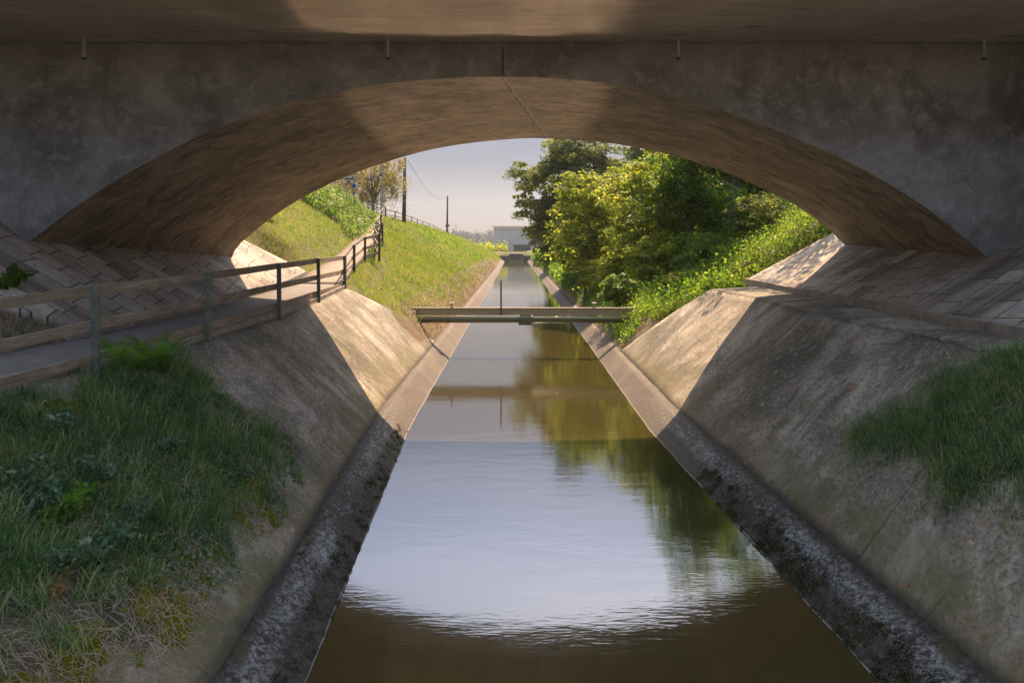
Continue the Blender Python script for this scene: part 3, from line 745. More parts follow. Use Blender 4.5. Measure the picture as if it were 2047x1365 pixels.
# lamp
Y = 72; X = P(765.5, 0, Y)[0]; zg = float(TL(X, Y)); z1 = P(0, 331, Y)[2]
lp = empty('street_lamp', (X, Y, zg), 'slim grey street lamp with a funnel shaped head at the top of the path', 'street lamp')
child(MB().tube([(X, Y, zg-.2), (X, Y, z1-.55)], [.085, .05], 10).build('pole', M['galv']), lp)
child(MB().tube([(X, Y, z1-.6), (X, Y, z1-.05)], [.10, .27], 12).build('lamp_shade', M['lamp']), lp)
child(MB().tube([(X, Y, z1-.05), (X, Y, z1+.03)], [.40, .34], 14).build('lamp_cap', M['signback']), lp)
tag(MB().tube([(X-.16, Y-.3, zg-.2), (X-.14, Y-.3, P(0, 376, Y)[2])], .06, 8).build('pole', M['galv']), 'thin bare metal pole standing close beside the street lamp', 'pole')
# direction sign and round sign
Y = 60; 
def signpost(x, yt, label, boards):
    X = P(x, 0, Y)[0]; zg = float(TL(X, Y)); e = empty('sign', (X, Y, zg), label, 'sign')
    child(MB().tube([(X, Y, zg-.2), (X, Y, P(0, yt, Y)[2])], .04, 8).build('post', M['galv']), e)
    for x0, y0, x1, y1 in boards:
        A, B = P(x0, y0, Y-.08), P(x1, y1, Y-.08)
        child(MB().box(((A[0]+B[0])/2, Y-.08, (A[2]+B[2])/2), (B[0]-A[0], .03, A[2]-B[2])).build('sign_board', M['bluesign'], bevel=.005), e)
signpost(693, 352, 'blue direction sign on a thin post at the head of the grass slope', [(689.5, 355.5, 708, 359.5), (694, 361, 699, 368)])
X = P(708, 0, Y)[0]; zg = float(TL(X, Y)); e = empty('sign', (X, Y, zg), 'round blue sign on a post above the leafy bank', 'sign')
child(MB().tube([(X, Y, zg-.2), (X, Y, P(0, 354, Y)[2])], .04, 8).build('post', M['galv']), e)
zc_ = P(0, 372, Y)[2]; child(MB().tube([(X, Y-.09, zc_), (X, Y-.06, zc_)], .2, 20).build('sign_board', M['bluesign']), e)
child(MB().box((X, Y-.08, P(0, 387, Y)[2]), (.22, .03, .2)).build('sign_board', M['bluesign']), e)
# white road railing
gr = empty('road_railing', (-14, 80, 8), 'pale horizontal road railing behind the head of the path', 'railing')
for yv in (407, 415, 424):
    A = P(716, yv, 80); B = P(766, yv+2, 80); child(MB().beam(A, B, .06, .07).build('rail', M['signback']), gr)
for x in (717, 735, 752, 765):
    A = P(x, 405, 80); B = P(x, 436, 80); child(MB().beam(A, B, .07, .07).build('post', M['signback']), gr)
# stump-like leaning post at the end of the crest
p0 = P(911, 482, 200); p1 = P(907, 469, 200)
tag(MB().beam(p0, p1, .3, .3).build('bollard', M['pole']), 'short dark leaning post at the low end of the crest', 'post')

# ------------------------------------------------------------------ vegetation
def quads(C, size, rnd=rng, up=.3, aspect=.6, nrm=None):
    """leaf-shaped rhombi at the centres C"""
    n = len(C); a = rnd.normal(size=(n, 3))
    if nrm is not None: a -= (a*nrm).sum(1)[:, None]*nrm*.8
    a /= np.linalg.norm(a, axis=1)[:, None]
    b = rnd.normal(size=(n, 3)) if nrm is None else np.cross(nrm+rnd.normal(0, .45, (n, 3)), a)
    b -= (b*a).sum(1)[:, None]*a; b /= np.linalg.norm(b, axis=1)[:, None]+1e-9
    s = np.asarray(size).reshape(-1, 1) if np.ndim(size) else size*rnd.uniform(.6, 1.3, (n, 1))
    a = a*s*.5; b = b*s*.5*aspect
    V = np.stack([C-a, C+b-a*.1, C+a, C-b-a*.1], 1).reshape(-1, 3)
    return V, np.arange(n*4).reshape(n, 4)

def make_crown(center, rad, nclump, nleaf, size, mat, name='crown', shell=.75, cs=.16, droop=0, parent=None, lower=1.0, seed=0):
    r = np.random.default_rng(seed+11)
    u = r.normal(size=(nclump, 3)); u /= np.linalg.norm(u, axis=1)[:, None]
    rr = (r.random(nclump)**.5)*(1-shell*.35)+shell*.35
    rad = np.array(rad, float); lump = 1+.22*np.sin(u[:, 0]*4+seed)*np.cos(u[:, 2]*5+seed*2)+r.normal(0, .07, nclump)
    cc = u*rr[:, None]*rad*lump[:, None]
    cc[:, 2] = np.where(cc[:, 2] < 0, cc[:, 2]*lower, cc[:, 2])
    w = r.uniform(.4, 1.6, nclump); w /= w.sum()
    k = r.choice(nclump, nleaf, p=w)
    csz = r.uniform(.5, 1.5, nclump)*cs*rad.mean()
    off = r.normal(size=(nleaf, 3)); off /= np.linalg.norm(off, axis=1)[:, None]; off[:, 2] = np.where(off[:, 2] < -.3, -off[:, 2], off[:, 2])
    nr = off*.7+np.array([0, 0, .6]); nr /= np.linalg.norm(nr, axis=1)[:, None]
    stretch = r.uniform(.7, 1.5, (nclump, 3))*np.array([1, 1, .7])
    off = off*(r.uniform(.45, 1.0, nleaf)**.5+np.abs(r.normal(0, .16, nleaf)))[:, None]*csz[k][:, None]*1.5*stretch[k]
    if droop: off[:, 2] -= np.abs(r.normal(size=nleaf))*droop
    C = cc[k]+off+np.array(center)
    Vv, Q = quads(C, size, r, nrm=None if droop else nr)
    return Vv, Q, cc+np.array(center)

def tree(name, base, center, rad, nclump, nleaf, size, mat, label, cat='tree', group=None, seed=0, trunk=.25, limbs=12, **kw):
    base = list(base); e = empty(name, base, label, cat, group)
    Vv, Q, cl = make_crown(center, rad, nclump, nleaf, size, mat, seed=seed, **kw)
    child(mesh_np('crown', Vv, Q, M[mat]), e)
    r = random.Random(seed); mb = MB(); c = Vector(center); b = Vector(base)
    top = c+Vector((0, 0, rad[2]*.35))
    tp = [b-Vector((0, 0, .3)), b.lerp(top, .35)+Vector((r.uniform(-.2, .2), 0, 0)), b.lerp(top, .7), top]
    mb.tube(tp, [trunk, trunk*.75, trunk*.5, trunk*.2], 8)
    for i in range(limbs):
        q = Vector(cl[r.randrange(len(cl))]); s = b.lerp(top, r.uniform(.25, .8)); m = s.lerp(q, .5)+Vector((r.uniform(-.3, .3), r.uniform(-.3, .3), r.uniform(.1, .5)))
        mb.tube([s, m, q], [trunk*.35, trunk*.22, trunk*.06], 6)
    child(mb.build('trunk', M['bark'], smooth=True), e)
    return e

# right bank
def rt(px_, Y): X = (px_-CX)/F*Y; return X, Y, float(TR(X, Y))
G = 'trees and bushes on the right bank'
tree('broadleaf_tree', rt(1160, 66), (6.0, 66, 9.3), (5.3, 5.5, 6.4), 440, 64000, .30, 'maple', 'tallest dark rounded tree leaning over the right bank of the canal', group=G, seed=1, trunk=.35, limbs=22, cs=.085, lower=1.1)
tree('broadleaf_tree', rt(1090, 104), (7.1, 104, 7.2), (4.0, 5, 5.4), 200, 22000, .42, 'maple', 'dark tree farthest along the right bank, close to the weir', group=G, seed=2, limbs=10, cs=.10)
tree('broadleaf_tree', rt(1300, 72), (17.5, 72, 13.5), (6.5, 5, 8.5), 330, 38000, .36, 'maple', 'grey green tree rising behind the sunny bushes', group=G, seed=3, limbs=10, cs=.085)
tree('leafy_bush', rt(1170, 47), (5.3, 47, 6.0), (2.7, 3.0, 4.3), 210, 17000, .25, 'light', 'yellow green bush with upright twigs in front of the dark tree', 'bush', G, seed=4, trunk=.12, limbs=34, cs=.11)
tree('leafy_bush', rt(1290, 40), (8.0, 40, 6.2), (2.5, 2.8, 3.9), 230, 24000, .20, 'light', 'bright sunlit bush at the middle of the right bank', 'bush', G, seed=5, trunk=.12, limbs=26, cs=.11)
tree('ivy_clad_tree', rt(1370, 37), (10.0, 37.5, 8.3), (2.0, 2.4, 5.4), 260, 27000, .19, 'ivy', 'tree wrapped in glossy ivy right of the sunlit bush', 'tree', G, seed=6, trunk=.3, limbs=14, cs=.10, lower=1.0)
tree('ivy_clad_tree', rt(1460, 40), (14.2, 43, 10.5), (3.0, 2.6, 5.5), 240, 26000, .21, 'ivy', 'ivy covered tree near the arch at the right end of the trees', 'tree', G, seed=7, trunk=.3, limbs=12, cs=.10)
tree('leafy_bush', rt(1400, 47), (12.4, 46, 9.0), (2.4, 2.4, 3.2), 150, 17000, .24, 'light', 'light bush high on the bank just under the arch', 'bush', G, seed=8, trunk=.12, limbs=14, cs=.12)
tree('leafy_bush', rt(1560, 46), (19.0, 49, 10.0), (3.4, 2.6, 3.4), 150, 16000, .26, 'maple', 'shaded dark bush at the far right, partly hidden by the arch', 'bush', G, seed=9, trunk=.12, limbs=10, cs=.11)
tree('leafy_bush', rt(1190, 55), (6.3, 55, 4.1), (2.4, 3, 2.4), 140, 14000, .22, 'ivy', 'low ivy bush hanging toward the water under the dark tree', 'bush', G, seed=10, trunk=.1, limbs=8, cs=.11)
tree('leafy_bush', rt(1250, 36), (7.3, 36, 4.0), (1.4, 1.5, 1.3), 70, 7000, .16, 'light', 'small light bush at the foot of the ivy tree beside the footbridge end', 'bush', G, seed=11, trunk=.06, limbs=8, cs=.13)
for i, (x, y, z, a_, b_, n_, mt, lb) in enumerate((
        (5.3, 33.5, 2.6, 1.0, .9, 4200, 'ivy', 'ivy mound spilling toward the water just behind the footbridge end'),
        (5.9, 41, 3.2, 1.3, 1.3, 6000, 'light', 'low bush trailing down to the waterline strip beyond the footbridge'),
        (9.4, 33.0, 4.3, 1.5, .9, 6000, 'ivy', 'low dark ivy mound on the grass slope below the ivy tree'),
        (12.6, 34.5, 6.0, 1.7, 1.2, 7000, 'maple', 'low shaded shrub on the slope close to the paving top'),
        (4.9, 52, 2.2, 1.1, 1.0, 4000, 'ivy', 'small ivy mound overhanging the canal edge farther along'),
        (7.3, 30.6, 3.0, .8, .55, 3000, 'light', 'little leafy mound beside the outer corner of the right slab'))):
    tree('leafy_bush', (x, y, float(TR(x, y))), (x, y, z), (a_, a_, b_), 60, n_, .14, mt, lb, 'bush', G, seed=60+i, trunk=.05, limbs=6, cs=.16)
tree('overhanging_tree', (16.5, 33, float(TR(16.5, 33))), (11.2, 30.2, 10.9), (3.6, 2.6, 2.0), 60, 3400, .19, 'maple', 'tree whose branches overhang the opening above the right slope', 'tree', G, seed=70, trunk=.22, limbs=16, cs=.11)
# upright twigs of the yellow green bush
# left: birch and leafy bank
tree('birch_tree', (-17.0, 84, 8.0), (-17.4, 84, 13.2), (4.4, 4, 4.0), 120, 13000, .22, 'birch', 'sparse brownish weeping birch behind the signs and lamp', 'tree', seed=12, trunk=.22, limbs=26, droop=.9, cs=.10)
tree('birch_tree', (-23, 92, 8.0), (-23.5, 92, 13.0), (4.5, 4, 4.6), 90, 6000, .24, 'birch', 'second weeping birch, half hidden behind the arch edge', 'tree', seed=13, trunk=.22, limbs=22, droop=.9, cs=.10)

def scatter_cover(name, n, xf, yf, T_, size, mat, hgt, seed, aspect=.8, dens=None):
    r = np.random.default_rng(seed); Y = yf(r, n); X = xf(r, n, Y)
    if dens is not None:
        k = r.random(n) < dens(X, Y); X, Y = X[k], Y[k]
    n = len(X)
    Z = T_(X, Y)+np.abs(r.normal(size=n))*hgt*(.6+.8*(vnoise(X, Y, 1.4, seed)+1)/2)
    Vv, Q = quads(np.stack([X, Y, Z], -1), size, r, aspect=aspect)
    return Vv, Q
# leafy bank cover (creeper) at the top of the left slope
Vv, Q = scatter_cover('x', 24000, lambda r, n, Y: -13.2-(62-Y)*0.02+r.normal(size=n)*1.3-(Y-50)*.16, lambda r, n: r.uniform(45, 68, n), TL, .19, 'light', .42, 21)
tag(mesh_np('creeper_cover', Vv, Q, M['creeper']), 'pale leafy creeper sprawling over the top of the left grass slope', 'creeper', kind='stuff')
for i, (px_, py, Y, s, n) in enumerate(((525, 470, 31, .75, 5200), (505, 490, 30, .5, 2500))):
    p = P(px_, py, Y); zg = float(TL(p[0], Y))
    tree('leafy_bush', (p[0], Y, zg), (p[0], Y, zg+s*.7), (s, s, s*.9), 30, n, .09, 'light', ['round light green bush on the grass beside the left arch foot', 'smaller green bush right against the left arch foot'][i], 'bush', seed=30+i, trunk=.04, limbs=6)
# ivy and grass cover on the right bank
def dR(X, Y): return ((X-xr(Y)) > .9+.3*vnoise(X, Y*1.3, 2.2, 1))*1.0
Vv, Q = scatter_cover('x', 95000, lambda r, n, Y: xr(Y)+.8+r.random(n)**1.1*16, lambda r, n: 25.5+r.random(n)**1.6*50, TR, .11, 'ivy', .30, 23,
    dens=lambda X, Y: dR(X, Y)*np.where(X > 8.75, Y > 27.5, (Y > 28.7-(X-4.2)*.95+.35*np.sin(X*5))))
tag(mesh_np('ivy', Vv, Q, M['ivy']), 'ivy and nettles carpeting the right bank below the trees', 'ivy', kind='stuff')
Vv, Q = scatter_cover('x', 26000, lambda r, n, Y: xr(Y)+.9+r.random(n)*8, lambda r, n: r.uniform(60, 190, n), TR, .36, 'ivy', .55, 24)
tag(mesh_np('undergrowth', Vv, Q, M['ivy']), 'dense undergrowth along the far right bank', 'undergrowth', kind='stuff')

def blades(C, h, w, lean, r, nseg=2):
    """grass blades: 2 segments, tapering, bent"""
    n = len(C); th = r.uniform(0, 2*np.pi, n); d = np.stack([np.cos(th), np.sin(th), np.zeros(n)], -1); sd = np.stack([-np.sin(th), np.cos(th), np.zeros(n)], -1)
    th2 = r.uniform(0, 2*np.pi, n); sd = np.stack([np.cos(th2), np.sin(th2), np.zeros(n)], -1)
    h = np.asarray(h).reshape(-1, 1); w = np.asarray(w).reshape(-1, 1); ln = np.asarray(lean).reshape(-1, 1)
    up = np.array([0, 0, 1.0]); p0 = C-up*.02; p1 = C+up*h*.6+d*ln*h*.3; p2 = C+up*h*(1-.35*ln)+d*ln*h*.95
    V = np.stack([p0-sd*w*.5, p0+sd*w*.5, p1+sd*w*.4, p1-sd*w*.4, p2], 1).reshape(-1, 3)
    b = np.arange(n)[:, None]*5
    q1 = b+np.array([0, 1, 2, 3]); q2 = b+np.array([3, 2, 4, 4])
    return V, q1, q2
def tufty(x, y, r, per=26, spread=.07):
    """pull blades together into tufts; returns positions, per-tuft height factor and outward lean"""
    n = len(x); nt_ = max(n//per, 1); k = r.integers(0, nt_, n); cx, cy = x[:nt_][k], y[:nt_][k]
    q = r.normal(0, spread, (n, 2)); loose = r.random(n) < .3
    X = np.where(loose, x, cx+q[:, 0]); Y = np.where(loose, y, cy+q[:, 1]); f = r.uniform(.45, 1.7, nt_)[k]
    return X, Y, np.where(loose, .6, f)
def grass_mesh(name, V, q1, q2, mat):
    me_faces = np.concatenate([q1, np.stack([q2[:, 0], q2[:, 1], q2[:, 2]], -1)[:, [0, 1, 2, 2]]])
    # quads and triangles in one mesh
    me = bpy.data.meshes.new(name); n1, n2 = len(q1), len(q2)
    me.vertices.add(len(V)); me.vertices.foreach_set('co', V.astype(np.float32).ravel())
    loops = np.concatenate([q1.ravel(), q2[:, :3].ravel()]).astype(np.int32)
    me.loops.add(len(loops)); me.loops.foreach_set('vertex_index', loops)
    me.polygons.add(n1+n2); me.polygons.foreach_set('loop_start', np.concatenate([np.arange(n1)*4, n1*4+np.arange(n2)*3]).astype(np.int32))
    me.update(calc_edges=True); me.materials.append(M[mat]); o = bpy.data.objects.new(name, me); col.objects.link(o); return o

# sunny left bank
def sunny(n, y0, y1, pw, seed, hmul=1.0):
    r = np.random.default_rng(seed); Y = y0+(y1-y0)*r.random(n)**pw; d = .95+r.random(n)*15.8; X = xl(Y)-d
    pcx = np.interp(Y, PCE[:, 0], PCE[:, 1])
    keep = (np.abs(X-pcx) > .78)|(Y > 72)
    keep &= np.where(X < pathout(np.minimum(Y, 25))-.1, Y > 28.2+.4*np.sin(X*4), Y > 30.2-(xl(Y)-X-.8)*1.35+.3*np.sin(X*7))
    keep &= r.random(n) < .12+.88*ss(.9, 1.9, d+.5*vnoise(X, Y, 2.0, 1))
    X, Y = X[keep], Y[keep]; n = len(X); sc_ = np.clip(Y/45, .55, 3.2)
    h = (.10+.13*r.random(n)+.07*(vnoise(X, Y, .9, 3) > .3))*np.clip(sc_, .8, 1.7)*hmul
    C = np.stack([X, Y, TL(X, Y)], -1)
    return blades(C, h, .016*sc_*r.uniform(.7, 1.5, n), r.uniform(.2, 1.0, n), r)
tag(grass_mesh('grass', *sunny(150000, 25.5, 70, 1.25, 41), 'sungrass'), 'sunlit yellow green grass on the near part of the left embankment', 'grass', kind='stuff')
tag(grass_mesh('grass', *sunny(60000, 70, 205, 1.1, 42), 'sungrass'), 'sunlit grass on the far part of the left embankment', 'grass', kind='stuff')
# clumps of taller weeds standing in the sunny grass
r = np.random.default_rng(46); C = []; Nn = []
for i in range(520):
    y = 29+95*r.random()**1.5; d = 1.5+r.random()*13.5; x = float(xl(y))-d
    if y < 31.5 and d > 3.0 or abs(x-np.interp(y, PCE[:, 0], PCE[:, 1])) < 1.3: continue
    m_ = int(r.integers(25, 80)); s_ = r.uniform(.12, .34)*min(1.6, max(.8, y/50)); q = r.normal(size=(m_, 3))*np.array([s_, s_, s_*.5]); q[:, 2] = np.abs(q[:, 2])
    C.append(q+np.array([x, y, float(TL(x, y))]))
C = np.concatenate(C); Vv, Q = quads(C, .085*np.clip(C[:, 1]/45, .8, 2.4)*r.uniform(.6, 1.3, len(C)), r)
tag(mesh_np('weeds', Vv, Q, M['ivy']), 'clumps of darker weeds dotted over the sunny left embankment', 'weeds', kind='stuff')
r = np.random.default_rng(47); n = 9000; Y = 27+60*r.random(n)**1.3; d = 1.6+r.random(n)*13.5; X = xl(Y)-d; k = (vnoise(X, Y, 1.1, 5) > .05)&(np.abs(X-np.interp(Y, PCE[:, 0], PCE[:, 1])) > 1.0)&((Y > 31.5)|((d > 4.2)&(X > -14)&(X > pathout(25)-99)&(Y > 29))); X, Y = X[k], Y[k]; n = len(X)
tag(grass_mesh('seed_heads', *blades(np.stack([X, Y, TL(X, Y)], -1), (.3+.3*r.random(n)), .012*np.clip(Y/40, .8, 2), r.uniform(.1, .6, n), r), 'straw'), 'thin brown seed stalks standing above the sunny grass', 'grass', kind='stuff')
r = np.random.default_rng(44); n = 26000; Y = 29+110*r.random(n)**1.4; d = .85+r.random(n)**1.3*1.5; X = xl(Y)-d; k = r.random(n) < .3+.7*(vnoise(X*2, Y, .8, 9) > -.1); X, Y = X[k], Y[k]; n = len(X)
tag(grass_mesh('dry_grass', *blades(np.stack([X, Y, TL(X, Y)], -1), (.12+.22*r.random(n))*np.clip(Y/50, .8, 1.8), .018*np.clip(Y/40, .7, 2.5)*r.uniform(.7, 1.4, n), r.uniform(.4, 1.3, n), r), 'straw'), 'pale dry weeds fringing the left water edge', 'dry grass', kind='stuff')
# grass mixed into the right bank
r = np.random.default_rng(43); n = 12000; Y = 25.5+22*r.random(n)**1.3; X = xr(Y)+1.0+r.random(n)*9
k = np.where(X > 8.75, Y > 27.4, (Y > 28.5-(X-4.2)*.95))&((X-xr(Y)) > 1.1); X, Y = X[k], Y[k]; n = len(X)
tag(grass_mesh('grass', *blades(np.stack([X, Y, TR(X, Y)], -1), .2+.25*r.random(n), .02*r.uniform(.7, 1.4, n), r.uniform(.4, 1.1, n), r), 'sungrass'), 'tall grass growing through the ivy on the right bank', 'grass', kind='stuff')

# ------------------------------------------------------------------ foreground turf on the concrete slopes
def slopeL(X, Y):
    s = np.clip((xl(Y)-SW-X)/(xl(Y)-SW-pathout(Y)), 0, 1)
    return SH+(pathz(Y)-.07-SH)*s+.10*np.sin(math.pi*s)
def slopeR2(X, Y):
    bm = 7.35+.1*np.sin(np.asarray(Y)*.7)-.5*ss(12, 9, Y)-.1*ss(22, 25, Y)
    s = np.clip((X-xr(Y)-SW)/(bm-xr(Y)-SW), 0, 1)
    return np.where(X < bm, SH+(3.27-SH)*s+.10*np.sin(math.pi*s), 3.31)
def hit(px_, py, surf, side):
    """where the line of sight through a photo point meets the slope"""
    for Y in np.arange(3.5, 32, .03):
        X = (px_-CX)/F*Y; Z = EYE-(py-HY)/F*Y
        if side < 0 and X > xl(Y)-SW: continue
        if side > 0 and X < xr(Y)+SW: continue
        if Z <= surf(np.array([X]), np.array([Y]))[0]: return (X, Y)
    return None
def inpoly(x, y, poly):
    c = np.zeros(len(x), bool); n = len(poly)
    for i in range(n):
        x0, y0 = poly[i]; x1, y1 = poly[(i+1) % n]
        c ^= ((y0 > y) != (y1 > y)) & (x < (x1-x0)*(y-y0)/(y1-y0+1e-9)+x0)
    return c
def pdist(x, y, poly):
    d = np.full(len(x), 1e9); n = len(poly)
    for i in range(n):
        a = np.array(poly[i]); b = np.array(poly[(i+1) % n]); ab = b-a
        t = np.clip(((x-a[0])*ab[0]+(y-a[1])*ab[1])/(ab@ab+1e-9), 0, 1)
        d = np.minimum(d, np.hypot(x-a[0]-t*ab[0], y-a[1]-t*ab[1]))
    return np.where(inpoly(x, y, poly), d, -d)
LP = [(345, 722), (430, 770), (520, 840), (605, 880), (590, 960), (560, 1040), (500, 1120), (430, 1220), (330, 1330), (250, 1365)]
LW = [hit(x, y, slopeL, -1) for x, y in LP]
LW = [(-5.95, 13.4)]+[p for p in LW if p]
LW += [(LW[-1][0]+.1, 3.6), (-9.5, 2.0), (-9.5, 7.5), (-6.85, 8.8), (-6.1, 10.8)]
RP = [(2010, 705), (1850, 760), (1745, 825), (1675, 885), (1710, 945), (1820, 1000), (1940, 1050), (2047, 1105)]
RW = [hit(x, y, slopeR2, 1) for x, y in RP]
RW = [p for p in RW if p]+[(7.1, 5.2), (9.0, 5.2), (9.0, 10.6)]
print('LW', LW); print('RW', RW)
def mound(name, poly, surf, h, x0, x1, y0, y1, side):
    xs = np.arange(x0, x1, .11); ys = np.arange(y0, y1, .11); XX, YY = np.meshgrid(xs, ys)
    x, y = XX.ravel(), YY.ravel(); d = pdist(x, y, poly)+.24*vnoise(x, y, 3.1, 2)+.07*vnoise(x, y, 10, 5)
    z = surf(x, y)-.06+(h+.06)*ss(-.12, .75, d)+.03*vnoise(x, y, 5, 1)*ss(0, .3, d)
    n, m = XX.shape; idx = np.arange(n*m).reshape(n, m)
    q = np.stack([idx[:-1, :-1], idx[:-1, 1:], idx[1:, 1:], idx[1:, :-1]], -1).reshape(-1, 4)
    ok = (d.reshape(n, m)[:-1, :-1].ravel() > -.3)
    o = mesh_np(name, np.stack([x, y, z], -1), q[ok], M['soil'], smooth=True); tag(o, kind='structure')
    return lambda X, Y: surf(X, Y)-.06+(h+.06)*ss(-.12, .75, pdist(X, Y, poly)+.24*vnoise(X, Y, 3.1, 2)+.07*vnoise(X, Y, 10, 5))
surfL = mound('soil', LW, slopeL, .06, -9.5, -2.9, 2.2, 13.5, -1)
surfR = mound('soil', RW, slopeR2, .025, 5.0, 9.1, 5.2, 11.6, 1)
# soil shoulder left of the path
SP = [(-8.3, 5), (-8.25, 13.4), (-8.9, 12.6), (-9.9, 10.6), (-11, 9), (-13, 5)]
def slopeS(X, Y): return pathz(Y)+.1+np.maximum(pathin(Y)-X, 0)*.62
def mound2():
    xs = np.arange(-13, -7.6, .15); ys = np.arange(4, 14, .15); XX, YY = np.meshgrid(xs, ys); x, y = XX.ravel(), YY.ravel()
    z = pathz(y)+.02+np.maximum(pathin(y)-x, 0)*.66+.05*vnoise(x, y, 3)*ss(0, .4, pathin(y)-x)
    z += -.25*ss(-.2, .2, y-13.3+.9*(-8.3-x)*0-.0)+0
    n, m = XX.shape; idx = np.arange(n*m).reshape(n, m)
    q = np.stack([idx[:-1, :-1], idx[:-1, 1:], idx[1:, 1:], idx[1:, :-1]], -1).reshape(-1, 4)
    d = pdist(x, y, [(-7.9, 4), (-8.15, 13.3), (-9.6, 11.6), (-11.2, 9.5), (-13, 7), (-13, 4)])+.2*vnoise(x, y, 3.1)
    z = np.where((d < 0), z-.35*ss(0, .3, -d), z)
    ok = (x < pathin(y)+.1).reshape(n, m)[:-1, :-1].ravel()&(d > -.4).reshape(n, m)[:-1, :-1].ravel()
    o = mesh_np('soil', np.stack([x, y, z], -1), q[ok], M['soil'], smooth=True); tag(o, kind='structure')
mound2()

def region(n, poly, r, margin=0.05, dens=None):
    p = np.array(poly); x = r.uniform(p[:, 0].min(), p[:, 0].max(), n); y = r.uniform(p[:, 1].min(), p[:, 1].max(), n)
    d = pdist(x, y, poly)+.24*vnoise(x, y, 3.1, 2)+.07*vnoise(x, y, 10, 5); k = d > margin
    if dens is not None: k &= r.random(n) < dens(x, y, d)
    return x[k], y[k], d[k]
def pxy(x, y, z):  # photo position, used to vary the plant mix over the slope
    return CX+x/y*F, HY+(EYE-z)/y*F
r = np.random.default_rng(51)
# zones: straw belt towards the bottom, moss along the right edge
def zoneL(x, y):
    z = surfL(x, y); u, v = pxy(x, y, z)
    straw = ss(1090, 1240, v+.25*(u-200)+50*vnoise(x, y, 3))
    return u, v, straw
x, y, d = region(170000, LW, r, .03); d = np.where(x < pathout(y)+.9, np.maximum(d, .6), d)
u, v, st = zoneL(x, y); keep = (r.random(len(x)) > st*.93)&(r.random(len(x)) < (.10+.9*ss(.1, .75, d))*(.35+.65*ss(-.45, .1, vnoise(x, y, 2.7, 8)))); x, y, d = x[keep], y[keep], d[keep]; n = len(x); x, y, tf = tufty(x, y, r)
tall = .09+.13*ss(.2, .9, d)*(.5+.8*(vnoise(x, y, 2.3, 6)+1)/2)
hh = tall*tf*r.uniform(.6, 1.5, n)*1.15
tag(grass_mesh('grass', *blades(np.stack([x, y, surfL(x, y)], -1), hh, .009*r.uniform(.7, 1.6, n), r.uniform(.3, 1.6, n), r), 'grass'), 'shaded green grass covering the near left slope below the path', 'grass', kind='stuff')
x, y, d = region(120000, RW, r, -.06); keep = r.random(len(x)) < (.15+.85*ss(.0, .45, d))*(.45+.55*ss(-.5, .1, vnoise(x, y, 2.9, 4))); x, y, d = x[keep], y[keep], d[keep]; n = len(x); x, y, tf = tufty(x, y, r)
hh = tf*(.08+.12*ss(.15, .7, d)*(.5+.8*(vnoise(x, y, 2.3, 2)+1)/2))*r.uniform(.6, 1.5, n)
tag(grass_mesh('grass', *blades(np.stack([x, y, surfR(x, y)], -1), hh, .007*r.uniform(.7, 1.6, n), r.uniform(.4, 1.4, n), r), 'grass'), 'shaded green grass covering the near right slope', 'grass', kind='stuff')
# straw
def straws(name, x, y, surf, r, L, label, mat='straw', w=.0045):
    n = len(x); C = np.stack([x, y, surf(x, y)+.02+.05*r.random(n)], -1); th = r.uniform(0, np.pi, n)
    # straws lie on the slope, roughly following it
    dx = np.cos(th)*L*r.uniform(.4, 1.2, n); dy = np.sin(th)*L*r.uniform(.4, 1.2, n)
    E = np.stack([x+dx, y+dy, surf(x+dx, y+dy)+.01+.08*r.random(n)], -1); Mi = (C+E)/2+np.stack([r.normal(0, .02, n), r.normal(0, .02, n), .02+.04*r.random(n)], -1)
    up = np.array([0, 0, 1.0]); ww = w*r.uniform(.6, 1.4, (n, 1)); sd = np.cross(E-C, np.array([0, -.7, .7])); sd /= np.linalg.norm(sd, axis=1)[:, None]+1e-9
    V = np.stack([C-sd*ww*.5, C+sd*ww*.5, Mi+sd*ww*.5, Mi-sd*ww*.5, E], 1).reshape(-1, 3); b = np.arange(n)[:, None]*5
    o = grass_mesh(name, V, b+np.array([0, 1, 2, 3]), b+np.array([3, 2, 4, 4]), mat); return tag(o, label, 'dry grass', kind='stuff')
x, y, d = region(42000, LW, r, -.02); u, v, st = zoneL(x, y); k = r.random(len(x)) < st*.55+.07+.16*(d < .3); x, y = x[k], y[k]
straws('dry_grass', x, y, surfL, r, .30, 'matted dry grey straw on the lower left slope')
x, y, d = region(7000, RW, r, -.12); k = r.random(len(x)) < .10+.5*(d < .2); straws('dry_grass', x[k], y[k], surfR, r, .3, 'dry straws hanging out of the right hand turf', w=.005)

# low broad leaves woven through the turf
for poly_, surf_, n_, lb_, mt_, sz_ in ((LW, surfL, 20000, 'small dark broad leaves woven through the left turf', 'dleaf', .052), (RW, surfR, 4500, 'small broad leaves woven through the right turf', 'dleaf', .045), (LW, surfL, 9000, 'bright clover like leaves scattered in the left turf', 'light', .036), (LW, surfL, 1500, 'faded orange leaves caught in the left turf', 'oleaf', .045)):
    x, y, d = region(n_*3, poly_, r, .0); k = (vnoise(x*1.3, y, 2.1, 11+3*sz_*100) > -.05)&(y > 6.9); x, y = x[k], y[k]
    z = surf_(x, y)+.02+.10*r.random(len(x))
    Vv, Q = quads(np.stack([x, y, z], -1), sz_, r, aspect=.7, nrm=np.tile(np.array([0, -.3, .95]), (len(x), 1)))
    tag(mesh_np('ground_cover', Vv, Q, M[mt_]), lb_, 'ground cover', kind='stuff')

